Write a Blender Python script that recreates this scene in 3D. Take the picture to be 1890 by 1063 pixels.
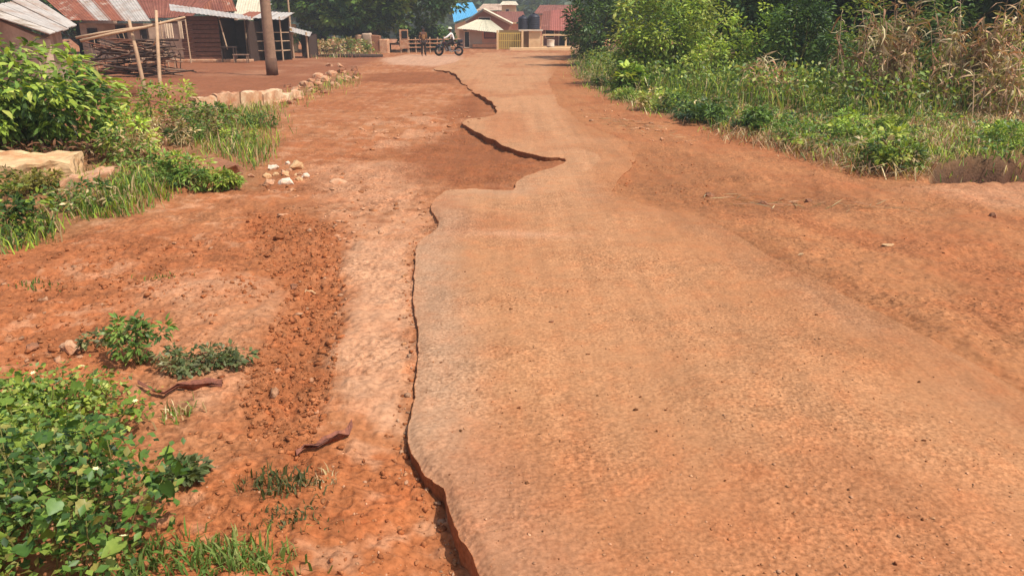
import bpy, math, random
import numpy as np
from mathutils import Vector, Matrix
random.seed(7); RNG = np.random.default_rng(11)
R = math.radians
for o in list(bpy.data.objects): bpy.data.objects.remove(o)
SC = bpy.context.scene
COL = SC.collection

# ------------------------------------------------------------------ camera, sky, sun, exposure
CAM_H = 1.6; FPX = 1365.0; PITCH = R(19.24)
cam = bpy.data.cameras.new('camera'); cam.sensor_width = 36; cam.lens = 26.0; cam.clip_start = 0.05; cam.clip_end = 3000
camo = bpy.data.objects.new('camera', cam); COL.objects.link(camo)
camo.location = (0, 0, CAM_H); camo.rotation_euler = (math.pi/2 - PITCH, 0, 0); SC.camera = camo
SUN_EL = R(57); SUN_AZ = math.atan2(0.82, -0.48)
w = bpy.data.worlds.new('World'); SC.world = w; w.use_nodes = True
nt = w.node_tree; bg = nt.nodes['Background']
sky = nt.nodes.new('ShaderNodeTexSky'); sky.sky_type = 'NISHITA'; sky.sun_disc = False
sky.sun_elevation = SUN_EL; sky.sun_rotation = SUN_AZ; sky.dust_density = 2.5; sky.air_density = 1.0
nt.links.new(sky.outputs[0], bg.inputs[0]); bg.inputs[1].default_value = 0.125
sl = bpy.data.lights.new('sun', 'SUN'); sl.energy = 3.9; sl.angle = R(1.0); sl.color = (1.0, 0.955, 0.88)
so = bpy.data.objects.new('sun', sl); COL.objects.link(so)
sd = Vector((math.sin(SUN_AZ)*math.cos(SUN_EL), math.cos(SUN_AZ)*math.cos(SUN_EL), math.sin(SUN_EL)))
so.rotation_euler = sd.to_track_quat('Z', 'Y').to_euler(); so.location = (20, 10, 40)
SC.view_settings.view_transform = 'Standard'; SC.view_settings.look = 'None'
SC.view_settings.gamma = 1; SC.view_settings.exposure = 0.43; SC.view_settings.use_curve_mapping = False
SC.render.engine = 'CYCLES'

# ------------------------------------------------------------------ helpers
SP, CP = math.sin(PITCH), math.cos(PITCH)
def G(x, y):                       # where a sight line meets level ground (metres)
    u = (x-945)/FPX; v = (531.5-y)/FPX
    t = CAM_H/(SP - v*CP)
    return (u*t, t*(CP+v*SP))
def P(x, y, Y):                    # a point at distance Y along a sight line
    u = (x-945)/FPX; v = (531.5-y)/FPX
    t = Y/(CP+v*SP)
    return Vector((u*t, Y, CAM_H + t*(-SP+v*CP)))
def lin(r, g, b):
    f = lambda c: (c/255/12.92) if c <= 10.3 else ((c/255+0.055)/1.055)**2.4
    return np.array([f(r), f(g), f(b)])

def hsh(ix, iy, seed):
    h = (ix.astype(np.int64)*374761393 + iy.astype(np.int64)*668265263 + seed*974711) & 0xffffffff
    h = ((h ^ (h >> 13))*1274126177) & 0xffffffff
    h = h ^ (h >> 16)
    return (h & 0xffffff)/float(0xffffff)
def vn(x, y, seed=0):              # value noise -1..1
    xi = np.floor(x); yi = np.floor(y); fx = x-xi; fy = y-yi
    fx = fx*fx*(3-2*fx); fy = fy*fy*(3-2*fy)
    a = hsh(xi, yi, seed); b = hsh(xi+1, yi, seed); c = hsh(xi, yi+1, seed); d = hsh(xi+1, yi+1, seed)
    return ((a*(1-fx)+b*fx)*(1-fy) + (c*(1-fx)+d*fx)*fy)*2-1
def fbm(x, y, o=4, seed=0):
    s = 0; a = 0.5
    for i in range(o):
        s = s + a*vn(x, y, seed+i*17); x = x*2.03+3.1; y = y*2.03-1.7; a *= 0.5
    return s
def worley(x, y, seed=0):
    xi = np.floor(x); yi = np.floor(y); best = np.full(x.shape, 9.0)
    for i in (-1, 0, 1):
        for j in (-1, 0, 1):
            cx = xi+i; cy = yi+j
            dx = cx+hsh(cx, cy, seed)-x; dy = cy+hsh(cx, cy, seed+5)-y
            best = np.minimum(best, dx*dx+dy*dy)
    return np.sqrt(best)
def sstep(a, b, x):
    t = np.clip((x-a)/(b-a), 0, 1); return t*t*(3-2*t)
def poly_sd(px, py, poly, vals=None, closed=True):
    """signed distance (positive inside) and a value carried along the outline"""
    n = len(poly); d = np.full(px.shape, 1e9); val = np.zeros(px.shape); ins = np.zeros(px.shape, bool)
    for i in range(n if closed else n-1):
        ax, ay = poly[i]; bx, by = poly[(i+1) % n]
        ex, ey = bx-ax, by-ay; L = ex*ex+ey*ey+1e-12
        t = np.clip(((px-ax)*ex+(py-ay)*ey)/L, 0, 1)
        q = (px-ax-t*ex)**2+(py-ay-t*ey)**2
        m = q < d; d = np.where(m, q, d)
        if vals is not None: val = np.where(m, vals[i]*(1-t)+vals[(i+1) % n]*t, val)
        c = ((ay > py) != (by > py))
        xi = ax + (py-ay)*ex/(ey if abs(ey) > 1e-9 else 1e-9)
        ins ^= c & (px < xi)
    d = np.sqrt(d); return np.where(ins, d, -d), val

def tag(o, label=None, cat=None, group=None, kind=None):
    if label: o['label'] = label
    if cat: o['category'] = cat
    if group: o['group'] = group
    if kind: o['kind'] = kind
    return o
def empty(name, loc, label, cat, group=None, rz=0):
    o = bpy.data.objects.new(name, None); COL.objects.link(o); o.location = loc; o.rotation_euler = (0, 0, rz)
    o.empty_display_size = 0.1
    return tag(o, label, cat, group)
def np_mesh(name, V, F, mat, parent=None, col=None, smooth=False):
    V = np.asarray(V, np.float32); F = np.asarray(F, np.int32); k = F.shape[1]; n = len(F)
    me = bpy.data.meshes.new(name)
    me.vertices.add(len(V)); me.vertices.foreach_set('co', V.ravel())
    me.loops.add(n*k); me.loops.foreach_set('vertex_index', F.ravel())
    me.polygons.add(n); me.polygons.foreach_set('loop_start', np.arange(0, n*k, k, dtype=np.int32))
    me.polygons.foreach_set('loop_total', np.full(n, k, np.int32))
    if smooth: me.polygons.foreach_set('use_smooth', np.ones(n, bool))
    if col is not None:
        a = me.color_attributes.new('Col', 'FLOAT_COLOR', 'POINT')
        c = np.ones((len(V), 4), np.float32); c[:, :3] = col
        a.data.foreach_set('color', c.ravel())
    me.update(calc_edges=True); me.validate()
    if mat: me.materials.append(mat)
    o = bpy.data.objects.new(name, me); COL.objects.link(o)
    if parent: o.parent = parent
    return o
class MB:
    def __init__(s): s.v = []; s.f = []
    def box(s, c, d, M=None):
        b = len(s.v); c = Vector(c)
        for z in (-1, 1):
            for (x, y) in ((-1, -1), (1, -1), (1, 1), (-1, 1)):
                p = Vector((x*d[0]/2, y*d[1]/2, z*d[2]/2))
                if M: p = M @ p
                s.v.append(tuple(p+c))
        s.f += [tuple(b+i for i in q) for q in ((3, 2, 1, 0), (4, 5, 6, 7), (0, 1, 5, 4), (1, 2, 6, 5), (2, 3, 7, 6), (3, 0, 4, 7))]
        return s
    def tube(s, pts, rad, n=8, cap=True):
        pts = [Vector(p) for p in pts]
        if not isinstance(rad, (list, tuple)): rad = [rad]*len(pts)
        b0 = len(s.v); up = Vector((0.13, 0.21, 0.97))
        for i, p in enumerate(pts):
            t = (pts[min(i+1, len(pts)-1)]-pts[max(i-1, 0)]).normalized()
            a = t.cross(up)
            if a.length < 0.05: a = t.cross(Vector((1, 0, 0)))
            a.normalize(); c = t.cross(a)
            for k in range(n):
                an = 2*math.pi*k/n
                s.v.append(tuple(p+(a*math.cos(an)+c*math.sin(an))*rad[i]))
        for i in range(len(pts)-1):
            for k in range(n):
                s.f.append((b0+i*n+k, b0+i*n+(k+1) % n, b0+(i+1)*n+(k+1) % n, b0+(i+1)*n+k))
        if cap:
            s.f.append(tuple(b0+k for k in range(n))[::-1]); e = b0+(len(pts)-1)*n
            s.f.append(tuple(e+k for k in range(n)))
        return s
    def lathe(s, prof, c, n=18):
        b0 = len(s.v); c = Vector(c)
        for (r, z) in prof:
            for k in range(n):
                a = 2*math.pi*k/n; s.v.append((c.x+r*math.cos(a), c.y+r*math.sin(a), c.z+z))
        m = len(prof)
        for i in range(m-1):
            for k in range(n):
                s.f.append((b0+i*n+k, b0+i*n+(k+1) % n, b0+(i+1)*n+(k+1) % n, b0+(i+1)*n+k))
        s.f.append(tuple(b0+k for k in range(n))[::-1]); s.f.append(tuple(b0+(m-1)*n+k for k in range(n)))
        return s
    def torus(s, c, r, rr, n=20, m=8, axis='y'):
        b0 = len(s.v); c = Vector(c)
        for i in range(n):
            a = 2*math.pi*i/n
            for j in range(m):
                b = 2*math.pi*j/m; q = r+rr*math.cos(b)
                s.v.append(tuple(c+Vector((q*math.cos(a), rr*math.sin(b), q*math.sin(a)))))
        for i in range(n):
            for j in range(m):
                s.f.append((b0+i*m+j, b0+((i+1) % n)*m+j, b0+((i+1) % n)*m+(j+1) % m, b0+i*m+(j+1) % m))
        return s
    def quadslab(s, a, b, c, d, th):          # four corners, real thickness
        a, b, c, d = map(Vector, (a, b, c, d)); n = (b-a).cross(d-a).normalized()*th
        k = len(s.v); s.v += [tuple(p) for p in (a, b, c, d)] + [tuple(p-n) for p in (a, b, c, d)]
        s.f += [tuple(k+i for i in q) for q in ((0, 1, 2, 3), (7, 6, 5, 4), (1, 0, 4, 5), (2, 1, 5, 6), (3, 2, 6, 7), (0, 3, 7, 4))]
        return s
    def build(s, name, mat, parent=None, smooth=False, bevel=0, jitter=0):
        me = bpy.data.meshes.new(name)
        v = s.v
        if jitter: v = [(x+random.uniform(-1, 1)*jitter, y+random.uniform(-1, 1)*jitter, z+random.uniform(-1, 1)*jitter) for (x, y, z) in v]
        me.from_pydata(v, [], s.f); me.validate(); me.update()
        if smooth: me.polygons.foreach_set('use_smooth', [True]*len(me.polygons))
        me.materials.append(mat)
        o = bpy.data.objects.new(name, me); COL.objects.link(o)
        if parent:
            o.parent = parent; o.matrix_parent_inverse = parent_inv(parent)
        if bevel:
            m = o.modifiers.new('bevel', 'BEVEL'); m.width = bevel; m.segments = 2; m.limit_method = 'ANGLE'
        return o
def parent_inv(p):                  # children are modelled in world metres; keep them there
    return (Matrix.Translation(p.location) @ p.rotation_euler.to_matrix().to_4x4()).inverted()

# ------------------------------------------------------------------ materials
def newmat(name):
    m = bpy.data.materials.new(name); m.use_nodes = True
    n = m.node_tree.nodes; p = n['Principled BSDF']; return m, m.node_tree, n, p
def noise_node(nt, scale, detail=4, rough=0.6, coord=None):
    t = nt.nodes.new('ShaderNodeTexNoise'); t.inputs['Scale'].default_value = scale
    t.inputs['Detail'].default_value = detail; t.inputs['Roughness'].default_value = rough
    if coord: nt.links.new(coord, t.inputs['Vector'])
    return t
def ramp(nt, src, stops):
    r = nt.nodes.new('ShaderNodeValToRGB'); e = r.color_ramp.elements
    while len(e) < len(stops): e.new(0.5)
    for i, (p, c) in enumerate(stops):
        e[i].position = p; e[i].color = (c, c, c, 1) if not hasattr(c, '__len__') else (*c, 1)
    nt.links.new(src, r.inputs[0]); return r
def mixc(nt, a, b, fac, mode='MIX'):
    m = nt.nodes.new('ShaderNodeMix'); m.data_type = 'RGBA'; m.blend_type = mode
    for s, k in ((fac, 0), (a, 6), (b, 7)):
        if hasattr(s, 'links'): nt.links.new(s, m.inputs[k])
        elif k == 0: m.inputs[0].default_value = s
        else: m.inputs[k].default_value = (*s, 1)
    return m.outputs[2]
def soil_mat(name, grain, bumpd, speck=(0.72, 1.22), streak=0.12):
    m, nt, n, p = newmat(name); p.inputs['Roughness'].default_value = 0.95
    p.inputs['Specular IOR Level'].default_value = 0.15
    at = n.new('ShaderNodeAttribute'); at.attribute_name = 'Col'
    tc = n.new('ShaderNodeTexCoord')
    g1 = noise_node(nt, grain, 3, 0.65, tc.outputs['Object']); g2 = noise_node(nt, grain*0.22, 4, 0.6, tc.outputs['Object'])
    g3 = noise_node(nt, 2.3, 5, 0.6, tc.outputs['Object'])
    r1 = ramp(nt, g1.outputs[0], [(0.3, (speck[0]*1.08, speck[0]*.96, speck[0]*.86)), (0.5, (1, 1, 1)), (0.72, (speck[1]*.98, speck[1], speck[1]*1.04))])
    r2 = ramp(nt, g2.outputs[0], [(0.3, 0.82), (0.7, 1.12)]); r3 = ramp(nt, g3.outputs[0], [(0.3, 0.88), (0.7, 1.1)])
    c = mixc(nt, at.outputs[0], r1.outputs[0], 1.0, 'MULTIPLY'); c = mixc(nt, c, r2.outputs[0], 1.0, 'MULTIPLY')
    c = mixc(nt, c, r3.outputs[0], 1.0, 'MULTIPLY')
    g4 = noise_node(nt, 5.5, 5, 0.65, tc.outputs['Object']); g5 = noise_node(nt, 1.1, 4, 0.6, tc.outputs['Object'])
    hue = ramp(nt, g4.outputs[0], [(0.32, (1.05, .95, .90)), (0.5, (1, 1, 1)), (0.68, (.97, 1.01, 1.04))])
    c = mixc(nt, c, hue.outputs[0], 1.0, 'MULTIPLY')
    pat = ramp(nt, g5.outputs[0], [(0.35, 0.4), (0.62, 1.0)])
    sm = mixc(nt, at.outputs[0], hue.outputs[0], 1.0, 'MULTIPLY')
    c = mixc(nt, sm, c, pat.outputs[0])
    nt.links.new(c, p.inputs['Base Color'])
    vo = n.new('ShaderNodeTexVoronoi'); vo.inputs['Scale'].default_value = grain*0.8
    nt.links.new(tc.outputs['Object'], vo.inputs['Vector'])
    ad = n.new('ShaderNodeMath'); ad.operation = 'ADD'
    nt.links.new(g1.outputs[0], ad.inputs[0]); nt.links.new(vo.outputs[0], ad.inputs[1])
    mp = n.new('ShaderNodeMapping'); mp.inputs['Scale'].default_value = (5.5, .22, 1); mp.inputs['Rotation'].default_value = (0, 0, streak)
    nt.links.new(tc.outputs['Object'], mp.inputs['Vector']); g6 = noise_node(nt, 1.0, 5, .7, mp.outputs[0])
    st = ramp(nt, g6.outputs[0], [(.32, .86), (.5, 1.0), (.68, 1.08)]); c = mixc(nt, c, st.outputs[0], 1.0, 'MULTIPLY'); nt.links.new(c, p.inputs['Base Color'])
    b = n.new('ShaderNodeBump'); b.inputs['Distance'].default_value = bumpd
    bs = n.new('ShaderNodeMapRange'); bs.inputs[1].default_value = .35; bs.inputs[2].default_value = .65; bs.inputs[3].default_value = .12; bs.inputs[4].default_value = .8
    nt.links.new(g5.outputs[0], bs.inputs[0]); nt.links.new(bs.outputs[0], b.inputs['Strength'])
    nt.links.new(ad.outputs[0], b.inputs['Height']); nt.links.new(b.outputs[0], p.inputs['Normal'])
    return m
M_ROAD = soil_mat('dusty_tar', 56, 0.008, (0.55, 1.45))
M_SOIL = soil_mat('laterite_soil', 38, 0.014, (0.5, 1.42))
def leaf_mat(name, trans=0.3, rough=0.45, spec=0.35):
    m, nt, n, p = newmat(name)
    at = n.new('ShaderNodeAttribute'); at.attribute_name = 'Col'
    oi = n.new('ShaderNodeObjectInfo')
    hs = n.new('ShaderNodeHueSaturation')
    rr = ramp(nt, oi.outputs['Random'], [(0.0, 0.75), (1.0, 1.25)])
    nt.links.new(rr.outputs[0], hs.inputs['Value']); nt.links.new(at.outputs[0], hs.inputs['Color'])
    p.inputs['Roughness'].default_value = rough; p.inputs['Specular IOR Level'].default_value = spec
    tc = n.new('ShaderNodeTexCoord'); ln_ = noise_node(nt, 3.0, 4, .6, tc.outputs['Object']); lr = ramp(nt, ln_.outputs[0], [(.3, (.78, .82, .75)), (.7, (1.22, 1.16, 1.1))])
    hv_ = mixc(nt, hs.outputs[0], lr.outputs[0], 1.0, 'MULTIPLY'); nt.links.new(hv_, p.inputs['Base Color'])
    tr = n.new('ShaderNodeBsdfTranslucent')
    yl = mixc(nt, hs.outputs[0], (1.25, 1.2, 0.45), 1.0, 'MULTIPLY'); nt.links.new(yl, tr.inputs['Color'])
    mx = n.new('ShaderNodeMixShader'); mx.inputs[0].default_value = trans
    nt.links.new(p.outputs[0], mx.inputs[1]); nt.links.new(tr.outputs[0], mx.inputs[2])
    nt.links.new(mx.outputs[0], n['Material Output'].inputs[0]); return m
M_LEAF = leaf_mat('leaf'); M_GRASS = leaf_mat('grass_blade', 0.3, 0.6, 0.2); M_DRY = leaf_mat('dry_blade', 0.18, 0.8, 0.1)
def plain(name, c, rough=0.8, var=0.25, scale=6, metal=0, bump=0.0, c2=None, thr=(0.45, 0.6)):
    m, nt, n, p = newmat(name); c = lin(*c) if max(c) > 1 else np.array(c)
    tc = n.new('ShaderNodeTexCoord')
    t = noise_node(nt, scale, 6, 0.65, tc.outputs['Object'])
    r = ramp(nt, t.outputs[0], [(0.3, tuple(c*(1-var))), (0.7, tuple(np.minimum(c*(1+var), 0.95)))])
    out = r.outputs[0]
    if c2 is not None:
        t2 = noise_node(nt, scale*0.35, 6, 0.7, tc.outputs['Object'])
        f = ramp(nt, t2.outputs[0], [(thr[0], 0.0), (thr[1], 1.0)])
        out = mixc(nt, out, tuple(lin(*c2)), f.outputs[0])
    nt.links.new(out, p.inputs['Base Color']); p.inputs['Roughness'].default_value = rough; p.inputs['Metallic'].default_value = metal
    p.inputs['Specular IOR Level'].default_value = 0.3
    if bump:
        b = n.new('ShaderNodeBump'); b.inputs['Distance'].default_value = bump; b.inputs['Strength'].default_value = 0.7
        nt.links.new(t.outputs[0], b.inputs['Height']); nt.links.new(b.outputs[0], p.inputs['Normal'])
    return m
M_ZINC = plain('weathered_zinc', (176, 166, 155), 0.55, 0.18, 3, 0.0, 0, (150, 120, 98), (0.5, 0.7))
M_RUST = plain('rusty_zinc', (140, 82, 58), 0.75, 0.3, 2.5, 0, 0, (176, 150, 130), (0.55, 0.62))
M_RUST2 = plain('red_brown_roof', (122, 70, 54), 0.8, 0.25, 2, 0, 0, (150, 96, 76), (0.5, 0.7))
M_CREAMROOF = plain('cream_roof', (206, 192, 165), 0.7, 0.12, 2, 0, 0, (180, 160, 130), (0.5, 0.75))
M_MUD = plain('mud_wall', (186, 158, 134), 0.95, 0.2, 2, 0, 0.02, (156, 126, 102))
M_BOARD = plain('dark_brown_board', (112, 70, 50), 0.85, 0.3, 8, 0, 0.004)
M_DARKWOOD = plain('dark_wood', (70, 52, 42), 0.9, 0.3, 8, 0, 0.004)
M_POLEWOOD = plain('grey_timber', (142, 112, 90), 0.9, 0.22, 7, 0, 0.006, (110, 82, 62), (0.5, 0.7))
M_STICK = plain('pale_stick', (184, 152, 120), 0.9, 0.18, 9)
M_CONC = plain('pale_concrete', (202, 166, 122), 0.95, 0.24, 9, 0, 0.02, (176, 126, 84), (0.45, 0.65))
M_STONE = plain('pink_stone', (190, 148, 114), 0.95, 0.25, 14, 0, 0.02, (172, 112, 76), (0.45, 0.65))
M_STONED = plain('brown_stone', (138, 94, 68), 0.95, 0.3, 14, 0, 0.02, (160, 100, 66), (0.5, 0.7))
M_WHITE = plain('off_white', (214, 196, 172), 0.85, 0.15, 9, 0, .01, (196, 146, 108), (.5, .7))
M_CREAM = plain('cream_plaster', (226, 190, 142), 0.9, 0.1, 1.5, 0, 0, (200, 156, 110), (0.55, 0.8))
M_PINK = plain('pink_plaster', (214, 150, 116), 0.9, 0.12, 1.5)
M_GREYPL = plain('grey_plaster', (186, 160, 138), 0.9, 0.12, 1.5)
M_YELLOW = plain('yellow_paint', (206, 176, 92), 0.6, 0.1, 4)
M_OCHRE = plain('ochre_paint', (164, 124, 62), 0.7, 0.15, 4)
M_BLUE = plain('blue_roof', (92, 168, 206), 0.6, 0.1, 2)
M_BLACK = plain('black_plastic', (34, 32, 42), 0.5, 0.15, 4)
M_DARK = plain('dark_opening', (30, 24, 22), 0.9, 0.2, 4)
M_STEEL = plain('steel', (150, 150, 150), 0.35, 0.1, 8, 0.8)
M_RUBBER = plain('rubber', (26, 25, 25), 0.85, 0.2, 8)
M_SKIN = plain('skin', (92, 58, 42), 0.6, 0.08, 8)
M_SHIRTW = plain('white_cotton', (232, 226, 220), 0.9, 0.05, 8)
M_SHIRTB = plain('brown_cotton', (128, 88, 52), 0.9, 0.12, 8)
M_TROUS = plain('dark_cotton', (52, 38, 32), 0.9, 0.12, 8)
M_BARK = plain('bark', (96, 74, 58), 0.95, 0.3, 6, 0, 0.02)
M_STEM = plain('green_stem', (122, 112, 62), 0.8, 0.25, 12)

# ------------------------------------------------------------------ ground
# outline of the surviving tar: (image sight line, height of the broken edge)
left_edge = [(1010, 1330, .16), (935, 1150, .16), (885, 1045, .16), (850, 985, .15), (826, 930, .13), (812, 893, .11), (780, 868, .08), (757, 820, .06), (753, 780, .05),
    (762, 735, .045), (768, 680, .045), (771, 620, .04), (764, 575, .04), (761, 530, .035), (766, 490, .03), (770, 447, .012), (800, 424, .02), (812, 409, .06), (803, 394, .075),
    (797, 375, .07), (806, 359, .05), (832, 349, .02), (890, 347, .03), (945, 346, .06), (953, 331, .08), (985, 317, .05), (1030, 304, .05), (1042, 291, .10), (1008, 287, .14),
    (965, 277, .17), (925, 263, .18), (895, 247, .17), (868, 233, .14), (852, 226, .07), (868, 219, .03), (908, 211, .07), (915, 194, .14), (900, 184, .17), (886, 174, .15), (874, 170, .06),
    (862, 158, .03), (850, 149, .10), (842, 138, .16), (828, 132, .10), (800, 126, .04), (838, 116, .03), (858, 107, .0), (880, 98, 0)]
right_edge = [(1045, 98, 0), (1030, 125, 0), (1012, 150, 0), (1030, 190, 0), (1080, 230, 0), (1160, 262, 0), (1172, 298, 0), (1128, 350, 0), (1190, 378, 0), (1300, 402, 0), (1420, 470, 0), (1560, 545, 0), (1700, 615, 0), (1890, 718, 0)]
road_poly = [G(x, y) for x, y, d in left_edge+right_edge] + [(3.1, 2.0), (3.6, -8), (0.35, -8), (0.2, 0.6)]
road_drop = [d*(.72 if y < 440 else .5 if y < 770 else .8 if y < 860 else 1.0) for x, y, d in left_edge+right_edge] + [0, 0, .12, .15]
def smooth_outline(P_, D_, k=3):
    n = len(P_); A = np.array([(*p, d) for p, d in zip(P_, D_)]); out = []
    for i in range(n):
        p0, p1, p2, p3 = A[i-1], A[i], A[(i+1) % n], A[(i+2) % n]
        for t in np.arange(k)/k: out.append(.5*((2*p1)+(p2-p0)*t+(2*p0-5*p1+4*p2-p3)*t*t+(3*p1-p0-3*p2+p3)*t**3))
    return [tuple(o[:2]) for o in out], [max(0, o[2]) for o in out]
_m = len(left_edge); _a, _b = smooth_outline(road_poly[:_m], road_drop[:_m]); _a, _b = _a[3:-8], _b[3:-8]
road_poly, road_drop = _a+road_poly[_m-2:], _b+road_drop[_m-2:]
def gp(*pts): return [G(x, y) for x, y in pts]
R_SHELF = gp((640, 440), (766, 445), (764, 560), (770, 700), (754, 775), (700, 775), (650, 745), (612, 690), (622, 620), (648, 560), (630, 500))
R_CLOD = gp((430, 375), (600, 385), (636, 420), (640, 560), (612, 640), (604, 760), (560, 840), (470, 810), (440, 720), (490, 620), (530, 560), (480, 480))
R_ISLE = gp((255, 560), (330, 508), (480, 512), (548, 545), (505, 610), (462, 690), (430, 745), (330, 800), (300, 620))
R_LOWSOIL = gp((200, 1200), (240, 960), (380, 860), (600, 800), (745, 800), (800, 900), (940, 1200))
R_YARD = gp((60, 225), (330, 192), (512, 173), (640, 132), (712, 104), (560, 99), (300, 104), (0, 115))
R_MIDPALE = gp((560, 300), (800, 290), (800, 440), (640, 450), (600, 380))
R_GRAVEL = gp((590, 250), (720, 205), (850, 195), (880, 222), (790, 262), (640, 275))
R_LEFTRED = gp((-300, 470), (300, 420), (480, 400), (520, 560), (300, 560), (260, 700), (-300, 720))
R_TRACK = gp((1240, 400), (1420, 450), (1600, 540), (1960, 690), (1960, 800), (1620, 590), (1430, 490))
R_RBAY = gp((1172, 270), (1290, 285), (1400, 340), (1600, 350), (1600, 385), (1330, 392), (1190, 376), (1130, 350))
R_RPALE = gp((1690, 350), (1900, 330), (2200, 335), (2200, 395), (1850, 385))
R_DITCH = gp((1722, 318), (1790, 304), (1990, 298), (2300, 298), (2300, 322), (1890, 327), (1760, 336), (1726, 332))
R_VERGE = gp((1052, 104), (1060, 135), (1085, 158), (1150, 188), (1230, 218), (1330, 243), (1430, 262), (1500, 296), (1620, 318), (1730, 328), (1900, 300), (2600, 300)) + [(60, 9), (60, 80), (7, 80)]
R_LVERGE = gp((-600, 480), (0, 455), (120, 425), (230, 395), (300, 372), (330, 330), (470, 345), (500, 250), (520, 190), (640, 145), (640, 132), (505, 178), (320, 200), (200, 230), (-800, 260))
R_BAYS = [gp((855, 228), (930, 262), (1042, 291), (955, 338), (850, 348), (770, 325), (735, 285), (790, 245)), gp((878, 168), (917, 194), (906, 214), (850, 220), (815, 205), (835, 182)), gp((838, 130), (852, 150), (760, 152), (640, 150), (690, 134))]
R_APRON = gp((705, 108), (760, 100), (850, 101), (856, 112), (800, 122), (720, 119))
C_ROAD = lin(206, 150, 106); C_ROADP = lin(212, 160, 118); C_ROADG = lin(204, 162, 130)
C_RED = lin(192, 120, 76); C_CLOD = lin(184, 106, 64); C_PALE = lin(226, 182, 144); C_LOW = lin(184, 108, 64)
C_YARD = lin(176, 114, 78); C_MID = lin(204, 138, 92); C_RIGHT = lin(194, 128, 82); C_DARKT = lin(166, 106, 66); C_VERGE = lin(132, 104, 66)
_k = np.array([.92, .81, .66]); C_ROAD, C_ROADP, C_ROADG = C_ROAD*_k, C_ROADP*_k, C_ROADG*_k*np.array([.97, .98, .96])
_k = np.array([.84, .70, .52]); C_MID, C_RIGHT, C_YARD, C_DARKT, C_RED = C_MID*_k, C_RIGHT*_k, C_YARD*_k, C_DARKT*_k, C_RED*_k
C_PALE = C_PALE*np.array([.86, .68, .56]); C_CLOD = C_CLOD*np.array([.92, .93, .74]); C_LOW = C_LOW*np.array([1.0, .94, .74])
C_PALE = C_PALE*np.array([1, .98, .92]); C_LOW, C_RED, C_CLOD, C_MID, C_YARD = [c_*np.array([.99, 1.04, 1.16]) for c_ in (C_LOW, C_RED, C_CLOD, C_MID, C_YARD)]
C_RIGHT = C_RIGHT*.5+C_ROAD*.46; C_DARKT = C_DARKT*.6+C_ROAD*.3
ALB = 0.75*np.array([.95, 1.02, 1.18])
def road_sd(x, y):
    far = np.clip(y/12, 0.25, 1.6)
    wx = x + 0.03*far*vn(x*3, y*3, 1) + 0.007*vn(x*11, y*11, 2) + 0.003*vn(x*37, y*37, 3)
    wy = y + 0.05*far*vn(x*3, y*3, 4) + 0.009*vn(x*11, y*11, 5) + 0.004*vn(x*37, y*37, 6)
    return poly_sd(wx, wy, road_poly, road_drop)
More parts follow.
